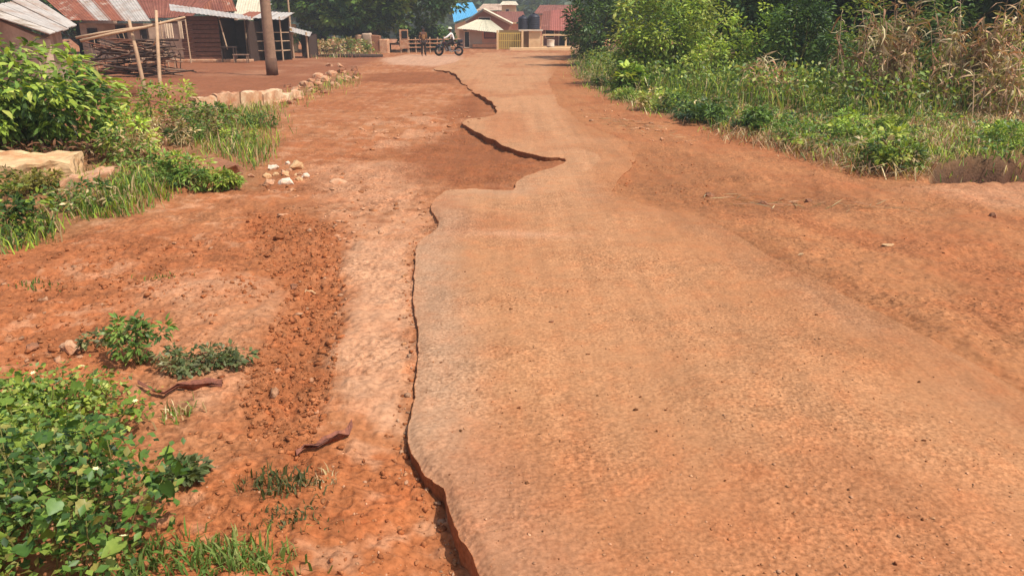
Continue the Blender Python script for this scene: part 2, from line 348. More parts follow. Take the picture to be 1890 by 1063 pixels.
def terrain(x, y, full=True):
    far = np.clip(y/12, 0.25, 1.6)
    sd, drop = road_sd(x, y)
    und = 0.02*vn(x*0.7, y*0.7, 7) + 0.012*vn(x*2, y*2, 8)
    fine = 0.006*vn(x*14, y*14, 9) + 0.004*vn(x*33, y*33, 10)
    z_road = und + 0.35*fine + 0.002*vn(x*85, y*85, 12)
    d = np.maximum(-sd, 0)
    Lr = np.where(y < 7, 0.35, 1.5)
    leftside = sstep(0.02, 0.3, -(x - (-0.2 + 0.02*y)))       # gently lower on the eroded side
    base_l = -0.02*leftside
    prof = np.exp(-(d/Lr)**1.3)
    z_out = und + base_l - drop*prof + fine*1.6
    talus = np.where(y < 7, .09, .45)*(1+.5*vn(x*6, y*6, 96)); z_out = z_out + drop*np.where(y < 3.4, .18, np.where(y < 7, .5, .3))*np.clip(1-d/talus, 0, 1)*np.clip(.75+.6*vn(x*4, y*4, 97), 0, 1)
    z_road = z_road - np.where(drop > .02, np.minimum(drop*.35, .022), 0)*np.exp(-(np.maximum(sd, 0)/np.where(y < 7, .03, .16))**2)
    mx = x + 0.10*far*vn(x*2.2, y*2.2, 21) + 0.05*vn(x*6, y*6, 22) + 0.02*vn(x*19, y*19, 23)
    my = y + 0.16*far*vn(x*2.2, y*2.2, 24) + 0.05*vn(x*6, y*6, 25) + 0.02*vn(x*19, y*19, 26)
    def mk(poly, soft):
        s, _ = poly_sd(mx, my, poly); return sstep(-soft, soft, s)
    m_shelf = np.clip(mk(R_SHELF, .09)+.25*vn(x*30, y*30, 71)*sstep(0,.4,mk(R_SHELF,.09))*sstep(1,.6,mk(R_SHELF,.09)), 0, 1); m_clod = mk(R_CLOD, .17); m_isle = mk(R_ISLE, .26); m_low = mk(R_LOWSOIL, .15)
    m_yard = mk(R_YARD, .5); m_lr = mk(R_LEFTRED, .3); m_ditch = mk(R_DITCH, .10); m_ver = mk(R_VERGE, .25); m_lv = mk(R_LVERGE, .3); m_tr = mk(R_TRACK, .15)
    m_rbay = mk(R_RBAY, .2); m_gr = mk(R_GRAVEL, .4)
    wl = worley(x*17, y*17, 31); wl2 = worley(x*36+3, y*36, 33)
    clod = (0.55-np.minimum(wl, 0.7))*0.052 + (0.5-np.minimum(wl2, 0.7))*0.016
    rough = np.clip(m_clod + 0.55*m_lr + 0.35*m_low, 0, 1)*(1-m_shelf)
    z_out = z_out + clod*rough*(0.6+0.6*vn(x*1.7, y*1.7, 41)) - 0.030*m_clod*(1-m_shelf) + 0.010*m_shelf*np.clip(d/0.06, 0, 1) + 0.006*m_shelf*vn(x*3, y*14, 73) + 0.02*m_isle
    z_out = z_out + (.016*fbm(x*9, y*9, 3, 89)+.010*np.abs(vn(x*24, y*30, 90))+.012*(.5-np.minimum(worley(x*11, y*13, 91), .7))*np.clip(.5+vn(x*2, y*2, 92), 0, 1))*(1-.5*m_shelf)*sstep(.3, -.3, x-.02*y)*(y < 14)
    z_out = z_out + m_gr*0.03*vn(x*4, y*4, 45) + 0.012*m_lr*vn(x*5, y*5, 46)
    z_out = z_out - 0.42*m_ditch + 0.06*m_ver*sstep(0, 2, x-2) + 0.04*m_ver*(1-m_ditch)*sstep(4.2, 5.2, x)*sstep(8.4, 9.6, y)*sstep(13, 10.5, y) + 0.05*m_lv*vn(x*1.5, y*1.5, 47) - 0.025*m_rbay - 0.02*m_tr*np.abs(vn(x*4+y*3, y*1.2, 48))
    z_out = z_out - 0.02*sstep(1.2, 3, x)*sstep(.35, .75, np.abs(np.sin((x*0.75-y*0.45)*3.0+vn(x, y, 49))))*(y < 9)*(1-m_ver)
    on = sd > 0
    z = np.where(on, z_road, z_out)
    if not full: return z
    def mx3(a, b, m): return a*(1-m[..., None]) + b*m[..., None]
    base = np.where((x > 0.02*y+0.5)[..., None], C_RIGHT, C_MID)
    base = mx3(base, C_RED, sstep(-0.1, 0.3, fbm(x*.9, y*.9, 4, 51))*0.6)
    c = mx3(base, C_LOW, m_low); c = mx3(c, C_RED*.6+C_CLOD*.5, m_lr*0.8); c = mx3(c, C_PALE, mk(R_MIDPALE, .4)*0.6)
    c = mx3(c, C_PALE, m_isle*np.clip(.6+.7*fbm(x*5, y*6, 4, 52), 0, 1)*0.9); c = mx3(c, C_CLOD, m_clod); c = mx3(c, C_PALE, m_shelf*(.94+.06*vn(x*2.5, y*9, 72)))
    leftm = sstep(.3, -.3, x-.02*y)*(1-m_yard)*(1-.85*m_shelf)*(1-.6*m_isle)
    mot = fbm(x*3.2+1, y*4.5, 4, 81)+.5*vn(x*13, y*17, 85)
    c = mx3(c, C_PALE, leftm*(1-.8*m_clod)*sstep(.12, .6, mot)*.55); c = mx3(c, C_CLOD*.72, leftm*sstep(-.15, -.6, mot)*.55)
    c = mx3(c, C_YARD, m_yard); c = mx3(c, C_PALE*.9, m_yard*sstep(.05, .5, fbm(x*.5, y*.35, 4, 87))*.4); c = mx3(c, C_PALE, m_gr*sstep(0, .4, vn(x*3.5, y*3.5, 53))*.6)
    for b_ in R_BAYS: c = mx3(c, C_RED*.74, mk(b_, .45)*.85)
    c = mx3(c, C_DARKT, m_tr*(0.5+0.5*vn(x*3, y*3, 54))); c = mx3(c, C_DARKT*1.06, m_rbay*0.7); c = mx3(c, C_PALE, mk(R_RPALE, .3)*0.5)
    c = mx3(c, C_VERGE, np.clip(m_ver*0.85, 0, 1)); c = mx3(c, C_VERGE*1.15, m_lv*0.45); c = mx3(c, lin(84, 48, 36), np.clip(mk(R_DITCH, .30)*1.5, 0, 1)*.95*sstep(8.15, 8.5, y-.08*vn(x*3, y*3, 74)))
    c = mx3(c, C_PALE*np.array([1.05, 1.15, 1.3]), mk(R_APRON, .4)*0.95)
    cr = np.broadcast_to(C_ROAD, c.shape).copy()
    cr = mx3(cr, C_ROADP, sstep(5, 9, y)*0.8); cr = mx3(cr, C_ROADG, sstep(0.5, 0.1, sd)*sstep(9.5, 6, y)*0.85)
    cr = mx3(cr, C_RED*1.1, sstep(0.05, 0.5, fbm(x*.8+5, y*.45, 4, 61))*0.45)
    cr = mx3(cr, C_PALE*1.05, np.exp(-(((x-0.05)/0.45)**2+((y-5.95+0.15*x)/0.12)**2))*0.8)
    soft = np.where(drop < 0.011, sstep(1.1, 0.0, sd+.25*vn(x*2, y*2, 94)), 0.0)
    soft = soft*sstep(.3, .9, x-.03*y); cr = mx3(cr, C_RIGHT, soft*0.9)
    c = np.where(on[..., None], cr, c)
    return z, on, c*ALB, sd, z_road, np.minimum(z_out, np.where(on, z_road-.012, 9))
def gz(x, y): return float(terrain(np.array([float(x)]), np.array([float(y)]), False)[0])

ys = np.concatenate([np.linspace(-9, 1.45, 14), 1/np.linspace(1/1.6, 1/64, 860), np.array([68, 74, 82, 92, 105, 125, 150, 190, 250, 330, 400])])
uu = np.linspace(-1, 1, 800); ex = np.array([1.05, 1.15, 1.35, 1.7, 2.3, 3.5, 6, 12, 30])
hw = np.maximum(0.86*ys+0.9, 2.0)
ucol = np.concatenate([-ex[::-1], uu, ex])
XX = hw[:, None]*ucol[None, :]
XX = np.where(np.abs(ucol)[None, :] > 1, np.sign(ucol)[None, :]*np.minimum(hw[:, None] + (np.abs(ucol)[None, :]-1)*np.maximum(hw, 12)[:, None]*1.0, 395+.2*np.abs(ucol)[None, :]), XX)
YY = np.repeat(ys[:, None], len(ucol), 1)
zz, on, cc, SD, ZR, ZG = terrain(XX.ravel(), YY.ravel())
nr, nc = XX.shape
ii = (np.arange(nr-1)[:, None]*nc + np.arange(nc-1)[None, :]).ravel()
F = np.stack([ii, ii+1, ii+nc+1, ii+nc], 1); xf, yf = XX.ravel().copy(), YY.ravel().copy()
def submesh(name, f, V, mat, skirt=False):
    u, inv = np.unique(f, return_inverse=True); f = inv.reshape(f.shape); v = V[u]; col = cc[u]
    if skirt:                                           # broken edge: a real wall down from every rim edge
        e = np.concatenate([f[:, [0, 1]], f[:, [1, 2]], f[:, [2, 3]], f[:, [3, 0]]]); k = np.sort(e, 1)
        key = k[:, 0].astype(np.int64)*len(v)+k[:, 1]; _, first, cnt = np.unique(key, return_index=True, return_counts=True)
        b = e[first[cnt == 1]]; rim, r2 = np.unique(b, return_inverse=True); r2 = r2.reshape(b.shape)
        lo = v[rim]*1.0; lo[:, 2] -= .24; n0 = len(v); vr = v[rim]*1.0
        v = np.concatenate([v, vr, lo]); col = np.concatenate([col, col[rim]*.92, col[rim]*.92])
        f = np.concatenate([f, np.stack([n0+r2[:, 1], n0+r2[:, 0], n0+len(rim)+r2[:, 0], n0+len(rim)+r2[:, 1]], 1)])
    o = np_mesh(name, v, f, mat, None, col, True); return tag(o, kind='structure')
fr = F[on[F].any(1)]
edge = np.unique(fr); edge = edge[~on[edge]]
ex_, ey_ = xf[edge].copy(), yf[edge].copy()
for it in range(4):                                     # bring the rim of the tar onto its outline
    h_ = .002; s0 = road_sd(ex_, ey_)[0]; gx = (road_sd(ex_+h_, ey_)[0]-s0)/h_; gy = (road_sd(ex_, ey_+h_)[0]-s0)/h_; gg = gx*gx+gy*gy+.15
    ex_ -= .85*s0*gx/gg; ey_ -= .85*s0*gy/gg
cx_ = 2*hw[edge//nc]/len(uu)*1.6; cy_ = np.gradient(ys)[edge//nc]*1.6
ex_ = np.clip(ex_, xf[edge]-cx_, xf[edge]+cx_); ey_ = np.clip(ey_, yf[edge]-cy_, yf[edge]+cy_)
Vr = np.stack([xf, yf, ZR], 1); Vr[edge, 0] = ex_; Vr[edge, 1] = ey_
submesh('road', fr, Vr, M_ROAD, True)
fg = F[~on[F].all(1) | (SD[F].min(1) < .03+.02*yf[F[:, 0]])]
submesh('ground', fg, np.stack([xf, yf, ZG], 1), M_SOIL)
del F, cc, zz, Vr

# ------------------------------------------------------------------ stones, clods, gravel
ICO_V = None
def ico():
    t = (1+5**.5)/2
    v = np.array([(-1, t, 0), (1, t, 0), (-1, -t, 0), (1, -t, 0), (0, -1, t), (0, 1, t), (0, -1, -t), (0, 1, -t), (t, 0, -1), (t, 0, 1), (-t, 0, -1), (-t, 0, 1)], float)
    f = np.array([(0, 11, 5), (0, 5, 1), (0, 1, 7), (0, 7, 10), (0, 10, 11), (1, 5, 9), (5, 11, 4), (11, 10, 2), (10, 7, 6), (7, 1, 8), (3, 9, 4), (3, 4, 2), (3, 2, 6), (3, 6, 8), (3, 8, 9), (4, 9, 5), (2, 4, 11), (6, 2, 10), (8, 6, 7), (9, 8, 1)])
    return v/np.linalg.norm(v[0]), f
IV, IF = ico()
def px_scatter(poly_px, n):
    """points spread over a patch of ground given by its corner sight lines; half evenly per metre, half denser nearby"""
    pts = np.array(gp(*poly_px)); pp = np.array(poly_px, float)
    out = []
    for k in range(2):
        lo = (pts if k else pp).min(0); hi = (pts if k else pp).max(0); got = 0
        while got < n//2:
            q = RNG.uniform(lo, hi, (n*2, 2))
            s, _ = poly_sd(q[:, 0], q[:, 1], [tuple(a) for a in (pts if k else pp)])
            q = q[s > 0][:n//2-got]
            if k == 0: q = np.array([G(a, b) for a, b in q]).reshape(-1, 2)
            out.append(q); got += len(q)
    return np.concatenate(out)
def stone_stuff(name, xy, smin, smax, cols, mat, label, cat, sink=0.25, flat=0.7):
    n = len(xy); z = terrain(xy[:, 0], xy[:, 1], False)
    s = smin*(smax/smin)**(RNG.random(n)**2.8)
    v = (IV[None]*(1+RNG.uniform(-.5, .35, (n, 12, 1)))+RNG.normal(0, .13, (n, 12, 3)))*RNG.uniform(.6, 1.4, (n, 1, 3))*s[:, None, None]*0.5
    v[:, :, 2] *= flat
    v = v + np.stack([xy[:, 0], xy[:, 1], z+s*0.5*flat*(1-2*sink)*0.8], 1)[:, None, :]
    f = IF[None]+(np.arange(n)*12)[:, None, None]
    cols = np.array(cols); c = cols[RNG.integers(0, len(cols), n)]*RNG.uniform(.75, 1.2, (n, 1))*ALB
    o = np_mesh(name, v.reshape(-1, 3), f.reshape(-1, 3), mat, None, np.repeat(c, 12, 0))
    return tag(o, label, cat, None, 'stuff')
q = np.concatenate([px_scatter([(450, 385), (620, 400), (640, 560), (600, 760), (560, 840), (460, 800), (440, 720), (500, 600), (530, 540), (470, 470)], 5200),
    px_scatter([(-80, 480), (440, 420), (500, 560), (260, 560), (240, 700), (-80, 700)], 2600), px_scatter([(250, 520), (520, 520), (460, 700), (320, 760)], 300), px_scatter([(1172, 275), (1290, 290), (1340, 385), (1180, 370), (1135, 350)], 140), px_scatter([(350, 800), (600, 780), (760, 830), (850, 1063), (230, 1100)], 500)])
stone_stuff('soil_clods', q, .005, .034, [C_CLOD*1.05, C_RED, C_LOW*1.1, C_MID], M_SOIL, 'loose crumbled red clods along the eroded left shoulder', 'clods')
q = np.concatenate([px_scatter([(450, 400), (620, 400), (640, 560), (600, 760), (470, 800), (440, 720), (520, 560)], 90), px_scatter([(-60, 480), (430, 430), (260, 560), (230, 690), (-60, 700)], 60)])
stone_stuff('large_clods', q, .03, .075, [C_CLOD, C_RED, C_LOW, C_PALE*.9], M_SOIL, 'larger dry clods among the crumbs of the left shoulder', 'clods', .35, .6)
q = np.concatenate([px_scatter([(480, 240), (720, 195), (860, 190), (850, 260), (780, 330), (560, 420), (470, 380)], 900),
    px_scatter([(1060, 190), (1200, 230), (1290, 280), (1180, 260), (1090, 225)], 260), px_scatter([(1250, 300), (1750, 345), (1890, 360), (1890, 700), (1500, 520), (1300, 400)], 700),
    px_scatter([(820, 480), (1300, 480), (1890, 800), (1890, 1063), (900, 1063), (780, 760)], 2600), px_scatter([(180, 860), (620, 760), (840, 1063), (150, 1100)], 500)])
le = np.array([G(x, y) for x, y, d in left_edge[1:18]]); ti = RNG.random(420)*(len(le)-1.01); k_ = ti.astype(int); fr_ = (ti-k_)[:, None]
q3 = le[k_]*(1-fr_)+le[k_+1]*fr_+np.stack([-np.abs(RNG.normal(.0, .045, 420))-.005, RNG.normal(0, .02, 420)], 1)
stone_stuff('edge_crumbs', q3, .006, .034, [C_ROAD, C_RED, C_ROADG, C_LOW], M_SOIL, 'crumbs fallen along the broken tar edge', 'crumbs', .25)
q2 = np.concatenate([px_scatter([(820, 480), (1300, 480), (1890, 760), (1890, 1063), (900, 1063), (780, 760)], 160), px_scatter([(1250, 300), (1750, 345), (1890, 360), (1890, 700), (1500, 520), (1300, 400)], 160)])  # dark-coloured stones added to imitate small dark pits in the surface
stone_stuff('pit_pebbles', q2, .006, .022, [C_DARKT*.6, C_RED*.5], M_SOIL, 'sparse dark pebbles added in place of dark pits in the road surface', 'pebbles', 0.35)
stone_stuff('gravel', q, .003, .014, [C_PALE*1.15, C_PALE, C_MID*1.1, C_ROADP, C_ROAD], M_SOIL, 'small loose pebbles scattered over road and shoulders', 'gravel', 0.3)
q = np.concatenate([px_scatter([(620, 262), (700, 215), (860, 195), (890, 222), (790, 250), (700, 275)], 420), px_scatter([(480, 330), (640, 300), (820, 340), (780, 430), (640, 440), (500, 400)], 350), px_scatter([(1060, 190), (1220, 228), (1290, 275), (1180, 258), (1085, 222)], 160)])
stone_stuff('pale_pebbles', q, .012, .085, [C_PALE*1.1, C_PALE, C_MID], M_SOIL, 'pale pebbles spread over the shoulders around the potholes', 'pebbles', 0.3, .5)

def rock(name, x, y, size, mat, label, cat='stone', group=None, flat=0.7, rz=None, sink=0.32, npts=16):
    import bmesh
    from mathutils import noise as mn
    bm = bmesh.new()
    for k in range(npts):
        u = Vector((random.gauss(0, 1), random.gauss(0, 1), random.gauss(0, 1))).normalized()*random.uniform(.72, 1.05)
        bm.verts.new((u.x*size[0]*.52, u.y*size[1]*.52, u.z*size[2]*.52))
    r = bmesh.ops.convex_hull(bm, input=bm.verts); bmesh.ops.delete(bm, geom=[v for v in bm.verts if not v.link_faces], context='VERTS')
    bmesh.ops.subdivide_edges(bm, edges=bm.edges, cuts=2, use_grid_fill=True); bmesh.ops.triangulate(bm, faces=bm.faces); m = max(size)
    for v in bm.verts:
        q = v.co/m; v.co += (Vector((mn.noise(q*5+Vector((x, y, 0))), mn.noise(q*5+Vector((7, y, x))), mn.noise(q*5+Vector((x, 3, y)))))*.07+Vector((mn.noise(q*13), mn.noise(q*13+Vector((4, 4, 4))), mn.noise(q*13+Vector((9, 1, 4)))))*.03)*m
    me = bpy.data.meshes.new(name); bm.to_mesh(me); bm.free(); me.materials.append(mat)
    o = bpy.data.objects.new(name, me); COL.objects.link(o)
    o.location = (x, y, gz(x, y)+size[2]*(0.42-sink)); o.rotation_euler = (random.uniform(-.2, .2), random.uniform(-.2, .2), random.uniform(0, 6) if rz is None else rz)
    return tag(o, label, cat, group)
def rock_px(px, py, w, mat, label, h=0.6, d=0.8, name='stone', cat='stone', group=None):
    x, y = G(px, py); sc = 1365/math.hypot(y, CAM_H)
    W = w/sc*.9; return rock(name, x, y, (W, W*d, W*h), mat, label, cat, group, rz=random.uniform(-.3, .3))
rock_px(400, 318, 130, M_STONED, 'rounded brown earth hump with weeds growing on it', .45, .8, 'earth_hump', 'mound')
rock_px(505, 308, 26, M_WHITE, 'small white lump at the back of the white rubble heap', .8)
rock_px(525, 334, 44, M_WHITE, 'white broken lump, lowest of the rubble heap', .55)
rock_px(548, 306, 34, M_CONC, 'pale broken piece beside the white rubble lumps', .8)
rock_px(497, 334, 30, M_STONE, 'pinkish stone left of the white broken lump, against the weeds', .7)
for k in range(16):
    rock_px(random.gauss(532, 26), random.gauss(320, 10), random.uniform(9, 22), random.choice([M_WHITE, M_CONC, M_STONE]), 'small chip in the pale rubble heap beside the left weeds', .7, .8, 'rubble_chip', 'stone', 'chips of the pale rubble heap')
rock_px(625, 330, 44, M_STONE, 'flat pinkish stone sunk in the shoulder right of the white rubble', .35)
rock_px(572, 532, 34, M_CONC, 'long pale chip lying in the crumbled clod band', .3, .45)
rock_px(544, 530, 22, M_STONED, 'dark brown lump touching the long pale chip', .8)
rock_px(1640, 449, 26, M_CONC, 'single pale stone on the bare right shoulder', .5)
rock_px(1833, 400, 20, M_STONED, 'dark stone on the bare right shoulder near the grass', .8)
rock_px(1480, 466, 15, M_CONC, 'tiny pale pebble on the right shoulder', .6)
rock_px(1310, 357, 24, M_STONED, 'dark stone at the start of the dry litter line', .6)
rock_px(1410, 372, 26, M_STONED, 'dark lump in the middle of the dry litter line', .5)
rock_px(1495, 366, 24, M_STONED, 'dark lump at the end of the dry litter line', .5)
rock_px(130, 645, 46, M_STONE, 'pinkish stone beside the small upright weed on the left shoulder', .8)
rock_px(60, 640, 40, M_STONED, 'brown stone left of the pinkish stone on the shoulder', .5)
rock_px(1018, 597, 13, M_STONED, 'tiny dark stone on the road dust', .7)
for i, (px, py, s) in enumerate([(520, 178, 34), (545, 170, 30), (562, 158, 26), (580, 166, 30), (600, 152, 28), (618, 158, 24), (530, 160, 22), (588, 140, 24), (640, 146, 22), (655, 130, 22), (608, 122, 18), (574, 150, 20), (500, 186, 30), (552, 184, 24), (634, 134, 18), (598, 172, 20)]+[(random.gauss(0, 12)+505+t*150, random.gauss(0, 6)+188-t*56, random.uniform(12, 28)) for t in [k/29 for k in range(30)]]):
    rock_px(px, py, s*.95, M_STONE if i % 3 else M_STONED, ('pinkish' if i % 3 else 'dark brown')+' broken stone in the rubble row between yard and road', .75, .8, 'rubble_stone', 'stone', ('pinkish' if i % 3 else 'dark brown')+' rubble stones between yard and road')

# two curled brown rags of bark on the shoulder
def bark_strip(pxs, w, label):
    pts = [G(*p) for p in pxs]; m = MB(); n = len(pts); k = 7
    for i, (x, y) in enumerate(pts):
        t = Vector(pts[min(i+1, n-1)])-Vector(pts[max(i-1, 0)]); t.normalize(); nn = Vector((-t.y, t.x))
        ww = w*math.sin(math.pi*(i+0.6)/(n+0.2))**.6
        for th in (0, .006):
            for j in range(k):
                a = (j/(k-1)-0.5); z = gz(x, y)+0.004+random.uniform(0, .012)+0.022*abs(math.cos(a*2.6+i*.5))+th+0.008*math.sin(i*2.1+j)
                m.v.append((x+nn.x*a*ww, y+nn.y*a*ww, z))
    r = 2*k
    for i in range(n-1):
        for j in range(k-1):
            b = i*r+j; m.f.append((b, b+1, b+1+r, b+r)); m.f.append((b+k+r, b+k+1+r, b+k+1, b+k))
    return tag(m.build('bark_strip', plain('purple_bark', (128, 80, 64), .95, .35, 60, 0, .006, (160, 100, 70), (.5, .65)), smooth=True), label, 'bark')
bark_strip([(258, 716), (285, 728), (305, 733), (330, 722), (360, 722), (385, 716), (412, 716)], .03, 'long curled dark bark strip lying below the upright weed')
bark_strip([(545, 832), (562, 824), (585, 822), (600, 812), (622, 803), (640, 795), (648, 778)], .03, 'curled brown bark strip lying on the clod band')

# ------------------------------------------------------------------ foliage builders
LSH = {  # leaf outlines in (along, across, lift): fan triangles
 'lance': (np.array([(0, 0, 0), (.28, .17, .05), (.62, .15, .03), (1, 0, -.12), (.62, -.15, .03), (.28, -.17, .05)]), np.array([(0, 1, 5), (1, 4, 5), (1, 2, 4), (2, 3, 4)])),
 'small': (np.array([(0, 0, 0), (.5, .3, .06), (1, 0, -.05), (.5, -.3, .06)]), np.array([(0, 2, 1), (0, 3, 2)])),
 'broad': (np.array([(0, 0, 0), (-.10, .22, .03), (.12, .46, .06), (.42, .44, .04), (.74, .24, 0), (1, 0, -.10), (.74, -.24, 0), (.42, -.44, .04), (.12, -.46, .06), (-.10, -.22, .03), (.4, 0, -.05)]),
           np.array([(0, 10, 1), (1, 10, 2), (2, 10, 3), (3, 10, 4), (4, 10, 5), (5, 10, 6), (6, 10, 7), (7, 10, 8), (8, 10, 9), (9, 10, 0)]))}
LSH['straw'] = (np.array([(0, 0, 0), (.3, .014, .03), (.65, .012, .02), (1, 0, -.02), (.65, -.012, .02), (.3, -.014, .03)]), LSH['lance'][1])
LSH['blade'] = (np.array([(0, 0, 0), (.3, .05, .10), (.65, .045, .06), (1, 0, -.25), (.65, -.045, .06), (.3, -.05, .10)]), LSH['lance'][1])
_o = [(0, 0), (-.12, .16), (-.06, .34), (.10, .46), (.26, .44), (.40, .50), (.52, .36), (.68, .28), (.84, .14), (1, 0)]
_o = _o+[(x, -y) for x, y in _o[-2:0:-1]]
_r = [(.05, 0), (.3, 0), (.6, 0)]
_v = [(x, y, .10*abs(y)-.16*max(0, x-.3)**2+(.02 if k % 2 else -.015)) for k, (x, y) in enumerate(_o)]+[(x, y, -.05-.1*max(0, x-.3)**2) for x, y in _r]
_n = len(_o); _f = []
for k in range(_n):
    a, b = k, (k+1) % _n; c = _n+min(range(3), key=lambda q: abs(_r[q][0]-(_o[a][0]+_o[b][0])/2)); _f.append((a, b, c))
    d = _n+min(range(3), key=lambda q: abs(_r[q][0]-(_o[b][0]+_o[(b+1) % _n][0])/2))
    if d != c: _f.append((b, d, c))
LSH['lobed'] = (np.array(_v), np.array(_f))
def unit(a): return a/(np.linalg.norm(a, axis=-1, keepdims=True)+1e-9)
def frames(d, tilt=0.5):
    n = len(d); up = np.tile([0, 0, 1.], (n, 1))+RNG.normal(0, tilt, (n, 3))
    side = unit(np.cross(up, d)); nn = np.cross(d, side); return side, nn
def leaf_arrays(p, d, size, shape, cols, tilt=0.5):
    S, T = LSH[shape]; n = len(p); d = unit(d); side, nn = frames(d, tilt)
    v = p[:, None]+size[:, None, None]*(S[None, :, 0:1]*d[:, None]+S[None, :, 1:2]*side[:, None]+S[None, :, 2:3]*nn[:, None])
    f = T[None]+(np.arange(n)*len(S))[:, None, None]
    return v.reshape(-1, 3), f.reshape(-1, 3), np.repeat(cols, len(S), 0)
def pick(pal, n, jit=.2):
    pal = np.array(pal); return pal[RNG.integers(0, len(pal), n)]*RNG.uniform(1-jit, 1+jit, (n, 1))
LG = lin
PAL_BRIGHT = [LG(148, 170, 66), LG(166, 182, 76), LG(124, 150, 60), LG(182, 188, 96), LG(104, 132, 56)]
PAL_MID = [LG(104, 132, 58), LG(88, 116, 52), LG(120, 142, 66), LG(74, 100, 48)]
PAL_DARK = [LG(62, 88, 46), LG(74, 102, 52), LG(52, 76, 42), LG(90, 114, 58)]
PAL_STRAW = [LG(196, 174, 132), LG(176, 152, 114), LG(154, 130, 98), LG(206, 190, 152), LG(144, 130, 88)]
PAL_RUST = [LG(172, 122, 94), LG(192, 146, 116), LG(144, 96, 74), LG(204, 164, 132)]
def cloud(c, r, nclump, nleaf, lsize, pal, shape, spread=.22, hollow=.45, seed=None, zmin=0.05, droop=.15, lumpy=.3):
    """leaf clumps spread through the crown volume, denser towards its uneven skin"""
    c = np.array(c, float); r = np.array(r, float)
    u = unit(RNG.normal(0, 1, (nclump, 3))); rad = hollow+(1-hollow)*RNG.random(nclump)**.6
    lob = 1+lumpy*(vn(u[:, 0]*2.2+c[0], u[:, 2]*2.2+u[:, 1]*1.7+c[1], 3))
    cc_ = c+u*r*(rad*lob)[:, None]
    cc_[:, 2] = np.maximum(cc_[:, 2], c[2]-r[2]+zmin)
    k = RNG.integers(0, nclump, nclump*nleaf)
    ccol = pick(pal, nclump, .25)
    dirv = unit(RNG.normal(0, 1, (len(k), 3))+u[k]*.7)
    p = cc_[k]+dirv*(spread*np.mean(r)*RNG.random(len(k))**.5)[:, None]
    d = dirv*np.array([1, 1, .6])+np.array([0, 0, -droop])
    size = lsize*RNG.uniform(.6, 1.3, len(k)); col = ccol[k]*RNG.uniform(.75, 1.25, (len(k), 1))
    p[:, 2] = np.maximum(p[:, 2], c[2]-r[2]+zmin*.5)
    return cc_, leaf_arrays(p, d, size, shape, col)
def stems(base, tops, r0, parent, name='stem', mat=None, wig=.08, joined=False):
    m = MB()
    for t in tops:
        b = Vector(base)+Vector((random.uniform(-1, 1), random.uniform(-1, 1), 0))*r0*3; t = Vector(t)
        L = (t-b).length; pts = [b+(t-b)*f+Vector((random.uniform(-1, 1), random.uniform(-1, 1), 0))*wig*L*(1 if 0 < f < 1 else 0) for f in (0, .3, .65, 1)]
        pts[0].z -= .03
        m.tube(pts, [r0, r0*.8, r0*.55, r0*.2], 6)
        if not joined: m.build(name, mat or M_STEM, parent, True); m = MB()
    if joined: m.build(name, mat or M_STEM, parent, True)
def shrub(x, y, rx, ry, h, nclump, nleaf, lsize, pal, shape, label, group=None, name='shrub', cat='shrub', nst=6, hollow=.45, spread=.24, low=0.0, lumpy=.35, r0=None, drop=.15):
    z = gz(x, y); e = empty(name, (x, y, z), label, cat, group)
    cc_, (v, f, c) = cloud((x, y, z+low+(h-low)/2), (rx, ry, (h-low)/2), nclump, nleaf, lsize, pal, shape, spread, hollow, droop=drop, lumpy=lumpy)
    fo = np_mesh('foliage', v, f, M_LEAF, e, c); fo.matrix_parent_inverse = parent_inv(e); tag(fo, kind='stuff')
    idx = RNG.choice(len(cc_), nst, replace=False)
    stems((x, y, z), [cc_[i] for i in idx], r0 or 0.012*h+.004, e)
    return e
def leaf_parts(e, p, d, size, shape, pal, tilt=.4, nvar=8, mat=None):
    """large leaves one by one, sharing a handful of meshes"""
    S, T = LSH[shape]; meshes = []
    for i in range(nvar):
        me = bpy.data.meshes.new('leaf'); SS = S*RNG.uniform(.88, 1.12, (1, 3)); SS[:, 2] += RNG.uniform(-.12, .12)*SS[:, 0]**2
        me.from_pydata(SS.tolist(), [], T.tolist())
        a = me.color_attributes.new('Col', 'FLOAT_COLOR', 'POINT'); cc = pal[i % len(pal)]
        a.data.foreach_set('color', np.tile([*cc, 1.0], len(S)).astype(np.float32)); me.materials.append(mat or M_LEAF); me.polygons.foreach_set('use_smooth', [True]*len(me.polygons)); meshes.append(me)
    d = unit(d); side, nn = frames(d, tilt); inv = parent_inv(e)
    for i in range(len(p)):
        o = bpy.data.objects.new('leaf', meshes[RNG.integers(0, nvar)]); COL.objects.link(o)
        M = Matrix(((d[i, 0], side[i, 0], nn[i, 0], p[i, 0]), (d[i, 1], side[i, 1], nn[i, 1], p[i, 1]), (d[i, 2], side[i, 2], nn[i, 2], p[i, 2]), (0, 0, 0, 1)))
        o.parent = e; o.matrix_parent_inverse = inv; o.matrix_basis = M @ Matrix.Scale(float(size[i]), 4)
